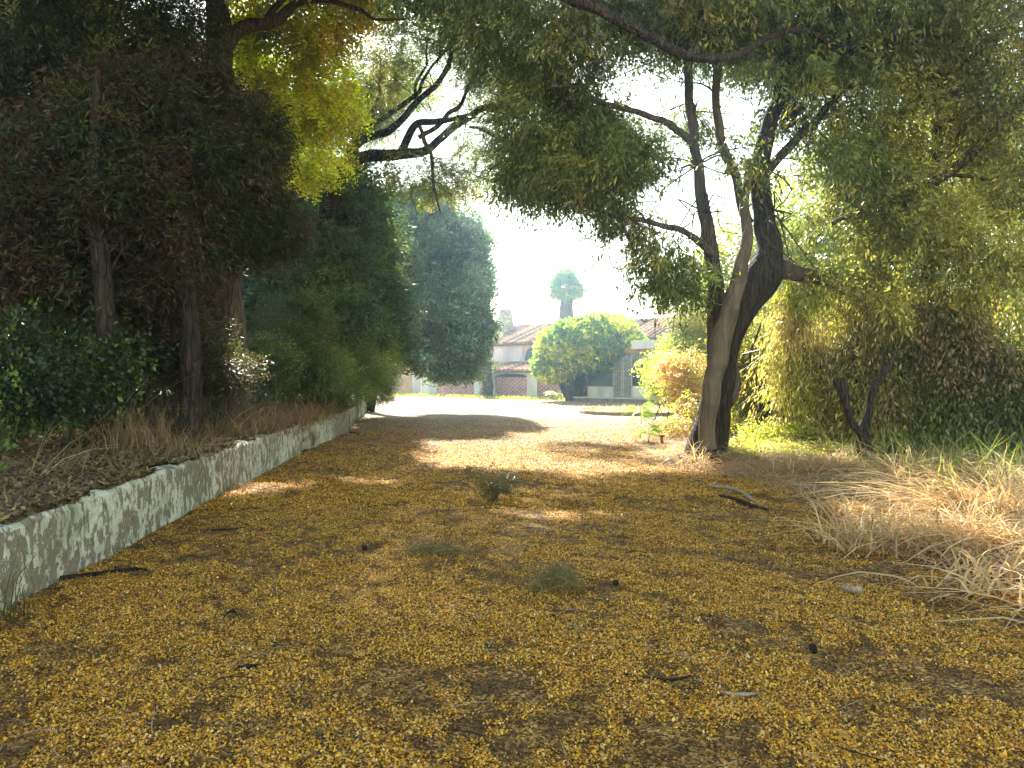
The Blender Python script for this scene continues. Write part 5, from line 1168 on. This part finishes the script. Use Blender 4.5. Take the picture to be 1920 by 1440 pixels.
# sunlit grass strip before the house and dry bed
b = scatter(26000, -13, 12, 40, 57, 371, lambda x, y, r: ((y + .84 * x) > 47.8 + pn(x, y, .2, 3)) & ((y + .84 * x) < 51.2))
blades("sunny_grass", b, .3, .035, .6, (.42, .45, .06), (.66, .62, .12), 372, mat=M_LEAF, seg=2)
b = scatter(9000, -2, 14, 24, 47, 373, lambda x, y, r: ((y + .84 * x) > 36 + 2 * pn(x, y, .15, 4)) & ((y + .84 * x) < 48.5) & (x > -1 + .1 * (y - 30)))
blades("sparse_dry_grass", b, .12, .03, .9, (.50, .36, .18), (.68, .52, .28), 374, seg=2)
b = scatter(2500, 2.7, 7.5, 28.5, 34.5, 375, lambda x, y, r: ((x - 5.3) / 2.3) ** 2 + ((y - 31.5) / 2.7) ** 2 < 1)
blades("planter_dry_grass", b, .35, .025, .7, (.5, .38, .2), (.68, .55, .32), 376, seg=2)
# verge leaf litter between the tree and the drive
b = scatter(5000, 1.8, 6, 13, 22, 377, lambda x, y, r: x > edge(y) - .4)
blades("verge_dry_grass", b, .16, .012, 1.2, (.30, .2, .11), (.5, .36, .2), 378, seg=2, curl=1.4)

# ------------------------------------------------------------------ fallen yellow petals and brown bits on the drive
def petals(name, n, y0, y1, s0, s1, seed, dark=False):
    r = np.random.default_rng(seed)
    # denser towards the camera
    u = r.random(n); y = y0 * (y1 / y0) ** u if not dark else r.uniform(y0, y1, n)
    xl = np.maximum(wallx(y) + .02, -y * .72 - .3); xr = np.minimum(edge(y) + .3, y * .72 + .3)
    k = r.random(n) < (xr - xl) / 7.4; y = y[k]; xl = xl[k]; xr = xr[k]; x = xl + (xr - xl) * r.random(len(y)); n = len(x)
    den = pn(x, y, .55, 401) * .55 + pn(x, y, 1.7, 402) * .6 + pn(x, y, 4.5, 404) * .45 + pn(x * .35, y, .3, 403) * .25
    k = (den > r.normal(size=n) * .30 - 1.15); x, y = x[k], y[k]; n = len(x); den = den[k]
    size = r.uniform(s0, s1, n) * (1 + .0 * y); z = H(x, y) + .008 + r.random(n) ** 2 * .016 + .012 * np.clip(den, -1, 1.5)
    a = r.uniform(0, 6.28, n); tl = r.normal(size=n) * .5; t2 = r.normal(size=n) * .5
    d = np.stack([np.cos(a), np.sin(a), tl * .8], 1) * size[:, None]; s = np.stack([-np.sin(a), np.cos(a), t2 * .8], 1) * (size * r.uniform(.5, .95, n))[:, None]
    c = np.stack([x, y, z + .3 * (abs(tl) + abs(t2)) * size * .5], 1)
    up = np.zeros((n, 3)); up[:, 2] = size * r.uniform(-.1, .35, n)
    V = np.stack([c - d * .5 + up, c - s * .5, c + d * .5 + up, c + s * .5], 1).reshape(-1, 3)
    pal = np.array([(.72, .37, .03), (.82, .47, .05), (.80, .57, .20), (.38, .19, .035), (.11, .06, .02), (.56, .26, .02), (.88, .50, .02), (.70, .56, .28)])
    pw = np.array([.2, .18, .13, .17, .14, .09, .05, .04]);
    idx = r.choice(len(pal), n, p=pw / pw.sum()); br = (den < r.normal(size=n) * .22 - .38); idx[br] = r.choice([3, 4, 4, 4], br.sum())
    C = np.minimum(pal[idx] * r.uniform(.75, 1.25, (n, 1)), .9); 
    if dark: C = np.array([[.07, .045, .025]]) * r.uniform(.5, 2.2, (n, 1))
    tag(obj(name, raw_mesh(name, V, np.arange(len(V)).reshape(-1, 4), M_PETAL, np.repeat(C, 4, 0))), kind="stuff")
petals("fallen_petals", 620000, 2.4, 12, .0075, .0175, 411)
petals("fallen_flowers", 5000, 2.5, 14, .02, .032, 414)
petals("fallen_petals", 110000, 9, 27, .018, .032, 412)
petals("brown_litter", 60000, 2.6, 27, .010, .03, 413, dark=True)
# thin straws and twiglets lying about
def straws(n, seed):
    r = np.random.default_rng(seed); L_ = []
    for k in range(n):
        y = 2.6 * (24 / 2.6) ** (r.random() ** .9); x = r.uniform(max(float(wallx(y)), -y * .7), min(float(edge(y)) + .4, y * .7)); l = r.uniform(.05, .22); a = r.uniform(0, 6.28)
        z = float(H(np.array([x]), np.array([y]))[0]) + .03; rr = r.uniform(.0012, .003) * (1 + y * .03)
        p = [(x, y, z), (x + math.cos(a) * l * .5 + r.normal() * .01, y + math.sin(a) * l * .5, z + r.uniform(0, .02)), (x + math.cos(a + r.normal() * .3) * l, y + math.sin(a) * l, z)]
        L_.append(tube(p, [rr, rr, rr * .6], 4, 2, 0, k))
    return join_vf(L_)
v, f = straws(260, 421); tag(obj("straw_litter", raw_mesh("straw_litter", v, f, M_TWIG)), kind="stuff")
v, f = straws(200, 422); tag(obj("twig_litter", raw_mesh("twig_litter", v, f, M_TWIG_DARK)), kind="stuff")

# ================================================================== SMALL THINGS ON THE DRIVE
def gz(x, y): return float(H(np.array([x]), np.array([y]))[0])
def stick(name, label, cat, pix, rad, mat, seed, lift=.02, side=None, wob=.01):
    pts = []; 
    for (px, py, *q) in pix:
        x, y = tp(px, py); pts.append((x, y, gz(x, y) + lift + (q[0] if q else 0)))
    v, f = tube(pts, rad, 7, 5, .15, seed, wob)
    if side is None: return tag(obj(name, raw_mesh(name, v, f, mat, smooth=True)), label, cat)
    root = empty(name, pts[0], label, cat); obj("stem", raw_mesh("stem", v, f, mat, smooth=True), root)
    for s in side:
        q = []
        for (px, py, *h) in s: x, y = tp(px, py); q.append((x, y, gz(x, y) + lift + (h[0] if h else 0)))
        v, f = tube(q, [rad[0] * .6] * (len(q) - 1) + [rad[0] * .25], 5, 3, 0, seed); obj("side_twig", raw_mesh("side_twig", v, f, mat, smooth=True), root)
    return root
stick("fallen_stick", "thick black stick lying beside the foot of the wall", "stick", [(107, 1094), (150, 1088), (200, 1080), (250, 1072), (272, 1074)], [.026, .024, .022, .018, .01], M_TWIG_DARK, 501)
stick("fallen_branch", "pale stripped branch lying at the edge of the dry grass below the leaning tree", "branch", [(1330, 919, .05), (1362, 924, .05), (1390, 933, .04), (1415, 945, .02), (1440, 958, .01)], [.02, .026, .026, .022, .01], M_TWIG, 502, side=[[(1372, 928, .05), (1358, 938, .0)], [(1400, 938, .04), (1422, 930, .06)]])
stick("fallen_branch", "dark branch half buried under the pale stripped one", "branch", [(1350, 934, .0), (1380, 943, .0), (1415, 955), (1440, 962)], [.03, .04, .035, .015], M_TWIG_DARK, 503)
stick("fallen_stick", "long thin forked dry twig in the lower right of the drive", "stick", [(1276, 1234), (1300, 1245), (1330, 1264), (1355, 1280)], [.004, .004, .0035, .002], M_TWIG, 504, side=[[(1288, 1243), (1298, 1256)]])
stick("fallen_stick", "curved brown twig below the forked dry one", "stick", [(1170, 1277), (1210, 1283), (1260, 1284), (1305, 1272)], [.006, .008, .008, .004], M_TWIG_DARK, 505)
stick("fallen_stick", "smooth tan stick tapering to the right in the lower right of the drive", "stick", [(1345, 1304), (1370, 1310), (1400, 1312), (1430, 1309)], [.005, .009, .010, .004], M_TWIG, 506)
stick("fallen_stick", "short pale bent twig in the middle of the near drive", "stick", [(912, 1235), (920, 1220), (928, 1206)], [.004, .005, .003], M_TWIG, 507)
stick("fallen_stick", "thin grey twig at the left of the drive beyond the black stick", "stick", [(395, 1000), (430, 998), (460, 994)], [.008, .009, .005], M_TWIG_DARK, 508)
stick("fallen_stick", "long straight straw lying on the right of the drive below the cut cane", "stick", [(1655, 1157), (1690, 1155), (1712, 1153)], [.004, .004, .003], M_TWIG, 509)
stick("fallen_stick", "dark stick beside the step in the wall", "stick", [(655, 812), (672, 816)], [.03, .025], M_TWIG_DARK, 510)
stick("fallen_stick", "short pale stick on the drive beyond the wall's broken part", "stick", [(691, 835), (708, 840)], [.03, .02], M_TWIG, 511)
stick("fallen_stick", "chunky dark bark piece in the lower left of the drive", "bark", [(440, 1263), (460, 1262), (480, 1258)], [.008, .014, .008], M_TWIG_DARK, 512)
# cut bamboo cane, curled leaf, seed pod, ring
x, y = tp(1605, 1116); z = gz(x, y)
def cane():
    root = empty("cut_cane", (x, y, z), "short hollow piece of cut cane, dark open end, right of the drive", "cane")
    a = np.array([x - .07, y + .05, z + .04]); b_ = np.array([x + .035, y - .04, z + .045]); ax = (b_ - a); ax /= np.linalg.norm(ax); u = np.cross(ax, [0, 0, 1]); u /= np.linalg.norm(u); w = np.cross(u, ax)
    V = []; n = 16
    for (c, rr) in ((a, .026), (b_, .028), (b_, .022), (a, .021)):
        for i in range(n): t = 2 * math.pi * i / n; V.append(c + (u * math.cos(t) + w * math.sin(t)) * rr)
    Fq = [(k * n + i, k * n + (i + 1) % n, ((k + 1) % 4) * n + (i + 1) % n, ((k + 1) % 4) * n + i) for k in range(4) for i in range(n)]
    obj("cane_tube", raw_mesh("cane_tube", V, Fq, M_TWIG, smooth=True), root)
    v, f = tube([a + ax * .03, a + ax * .038], [.0295, .0295], 12, 2, 0); obj("node_ring", raw_mesh("node_ring", v, f, M_TWIG), root)
cane()
def pod(px, py, s, label, seed):
    x, y = tp(px, py); tag(obj("seed_pod", rock((x, y, gz(x, y) + s * .35 + .01), (s, s * .8, s * .75), seed, M_TWIG_DARK, rot=seed)), label, "seed pod")
pod(683, 1033, .05, "round black pod left of the flat dead sprig", 521)
pod(1155, 1104, .05, "dark pod right of the domed dead sprig", 522)
pod(1527, 1226, .06, "dark lump in the shaded lower right of the drive", 523)
pod(1040, 1163, .03, "small black pod just below the domed dead sprig", 524)
# pale ring by the tree
x, y = tp(1256, 876); z = gz(x, y); V = []; Fq = []
n, m = 14, 7
for i in range(n):
    t = math.pi * 1.15 * i / (n - 1) - .1
    for j in range(m):
        q = 2 * math.pi * j / m; rr = .10 + .022 * math.cos(q); V.append((x + rr * math.cos(t), y + .022 * math.sin(q), z + .02 + rr * math.sin(t)))
for i in range(n - 1):
    for j in range(m): Fq.append((i * m + j, (i + 1) * m + j, (i + 1) * m + (j + 1) % m, i * m + (j + 1) % m))
tag(obj("half_ring", raw_mesh("half_ring", V, Fq, M_METAL, smooth=True)), "pale half buried ring sticking up at the drive edge left of the leaning trunk", "ring")
# curled dead leaf
x, y = tp(430, 1172); z = gz(x, y); V = []; Fq = []
for i in range(8):
    t = i / 7; w = .022 * math.sin(math.pi * min(1, t + .06)) + .002
    for j in range(5): q = (j / 4 - .5) * 2.6; V.append((x - .045 + .1 * t, y + w * math.sin(q), z + .03 + w * (1 - math.cos(q)) + .035 * math.sin(t * 3)))
for i in range(7):
    for j in range(4): Fq.append((i * 5 + j, i * 5 + 5 + j, i * 5 + 6 + j, i * 5 + 1 + j))
tag(obj("curled_leaf", raw_mesh("curled_leaf", V, Fq, M_TWIG_DARK, smooth=True)), "curled dark brown leaf with a pale edge in the lower left of the drive", "leaf")
# pot stump by the ferny saplings
x, y = tp(1241, 832); z = gz(x, y)
pr = empty("terracotta_post", (x, y, z), "small dark flared post beside the ferny saplings left of the leaning tree", "post")
v, f = tube([(x, y, z - .05), (x, y, z + .12), (x, y, z + .15), (x, y, z + .18)], [.035, .035, .07, .085], 10, 2, 0); obj("post_body", raw_mesh("post_body", v, f, M_TERRA, smooth=True), pr)
tag(obj("broken_brick", raw_mesh("broken_brick", [(a + x - .22, b_ + y - .3, c_ + z) for a, b_, c_ in box_verts(-.10, .08, -.05, .05, 0, .05)], BF, M_TERRA)), "reddish broken brick lying before the ferny saplings", "brick")

M_SPRIG = plain("olive_dry_stem", (.21, .18, .075), .9, .4, 9, .2, spec=.05)
# little plants growing in the drive
def sprig(name, label, cat, px, py, blobs_h, n, c1, c2, seed, L=.02, W=.006, tl=.12, spread=.2, arch=False, mat=M_LEAF, dens=.08, SR=.0016):
    x, y = tp(px, py); z = gz(x, y); root = empty(name, (x, y, z), label, cat); r = np.random.default_rng(seed); st = []; ends = []
    for k in range(n):
        a = r.uniform(0, 6.28) if arch is not True else r.normal() * .9; q = r.uniform(.2, 1) * spread; h = blobs_h * r.uniform(.5, 1.1)
        if arch: p = [(x - spread * .45 + r.normal() * spread * .35, y + r.normal() * .08, z), (x - spread * .1 + r.normal() * spread * .35, y + r.normal() * .08, z + h), (x + q * .8, y + r.normal() * .08, z + h * .8), (x + q * 1.3, y + r.normal() * .1, z + .02)]
        else: p = [(x + r.normal() * .02, y + r.normal() * .02, z), (x + math.cos(a) * q * .5, y + math.sin(a) * q * .5, z + h * .6), (x + math.cos(a) * q, y + math.sin(a) * q, z + h)]
        st.append(tube(p, [SR] * (len(p) - 1) + [SR * .5], 4, 3, 0, k)); ends += p[1:]
    v, f = join_vf(st); tag(obj("stems", raw_mesh("stems", v, f, M_SPRIG), root), kind="stuff")
    crown("foliage", [(e[0], e[1], e[2], spread * .22, spread * .22, blobs_h * .22) for e in ends], n * 9, root, mat, per=7, tl=tl, L=L, W=W, droop=.1, hang=.1, c1=c1, c2=c2, gap=-1, seed=seed, carve=False, dens=dens)
sprig("drive_weed", "wispy grey green weed growing in the middle of the drive", "weed", 925, 942, .42, 22, (.08, .09, .04), (.18, .18, .08), 531, L=.045, W=.008, spread=.3, dens=.5, SR=.003)
sprig("dead_sprig", "domed tangle of dry grey green twigs on the near drive", "sprig", 1040, 1112, .19, 75, (.13, .11, .05), (.27, .22, .11), 532, spread=.22, arch=True, L=.016, mat=M_DRY)
sprig("dead_sprig", "flat dry sprig lying left of the domed one", "sprig", 812, 1042, .09, 60, (.12, .10, .05), (.25, .2, .1), 533, spread=.32, L=.016, arch=True, mat=M_DRY)
sprig("dead_sprig", "small dark clump of dry weed right of the grey green weed", "sprig", 1075, 948, .1, 20, (.08, .07, .04), (.17, .14, .08), 534, spread=.3, L=.02, mat=M_DRY)
sprig("dead_sprig", "brown fibrous clump with a dark hollow at the bottom of the view", "sprig", 590, 1385, .04, 30, (.06, .045, .03), (.15, .1, .05), 535, spread=.09, L=.012, mat=M_DRY)
# ferny saplings
def fern(px, py, h, n, seed, label, Lf=.5):
    x, y = tp(px, py); z = gz(x, y); root = empty("ferny_sapling", (x, y, z), label, "sapling"); r = np.random.default_rng(seed)
    v, f = tube([(x, y, z - .03), (x + .03, y, z + h * .5), (x, y, z + h)], [.012, .009, .005], 6, 4, 0, seed); obj("stem", raw_mesh("stem", v, f, M_BARK, smooth=True), root)
    for k in range(n):
        roll = r.choice([-1, 1]) * r.uniform(.5, 1.2); a = k * 2.4 + r.normal() * .2; L_ = Lf * r.uniform(.7, 1.1); b_ = np.array([x, y, z + h * r.uniform(.3, 1)]); m = 18; ts = np.linspace(.15, 1, m)
        sp = np.array([math.cos(a), math.sin(a), 0]); ls = np.array([-math.sin(a), math.cos(a), 0]); p = b_ + sp * (L_ * ts)[:, None]; p[:, 2] += L_ * (.5 * ts - .75 * ts ** 2); V = []
        for sg in (1, -1):
            tip = p + ls * sg * .09 * np.sin(ts * 2.6 + .3)[:, None] + sp * .03; tip[:, 2] += sg * roll * .09 * np.sin(ts * 2.6 + .3); V.append(np.stack([p, (p + tip) / 2 + sp * .009, tip, (p + tip) / 2 - sp * .009], 1).reshape(-1, 3))
        V.append(np.stack([p[:-1] + ls * .004, p[1:] + ls * .004, p[1:] - ls * .004, p[:-1] - ls * .004], 1).reshape(-1, 3))
        V = np.concatenate(V); obj("frond", raw_mesh("frond", V, np.arange(len(V)).reshape(-1, 4), M_LEAF, np.tile(np.array([.24, .38, .09]), (len(V), 1)) * r.uniform(.8, 1.3)), root)
fern(1200, 826, .85, 12, 541, "tallest ferny green sapling left of the leaning tree", .5)
fern(1215, 832, .35, 9, 542, "low bushy ferny sapling beside the tallest one", .4)
fern(1245, 822, .45, 7, 543, "ferny sapling just behind the small flared post", .42)
# bright leafy weeds hanging by the leaning trunk (large leaves catching the sun)
# ------------------------------------------------------------------ haze
hv = [(-310, -70, -1.2), (310, -70, -1.2), (310, 410, -1.2), (-310, 410, -1.2), (-310, -70, 15.5), (310, -70, 15.5), (310, 410, 15.5), (-310, 410, 15.5)]
hm = bpy.data.materials.new("haze_air"); hm.use_nodes = True; nt = hm.node_tree; nt.nodes.clear()
pv = nt.nodes.new("ShaderNodeVolumePrincipled"); pv.inputs["Density"].default_value = HAZE; pv.inputs["Color"].default_value = (.50, .76, 1, 1); pv.inputs["Anisotropy"].default_value = .87
ho = nt.nodes.new("ShaderNodeOutputMaterial"); nt.links.new(pv.outputs[0], ho.inputs["Volume"])
tag(obj("haze", raw_mesh("haze", hv, BF, hm)), kind="stuff")
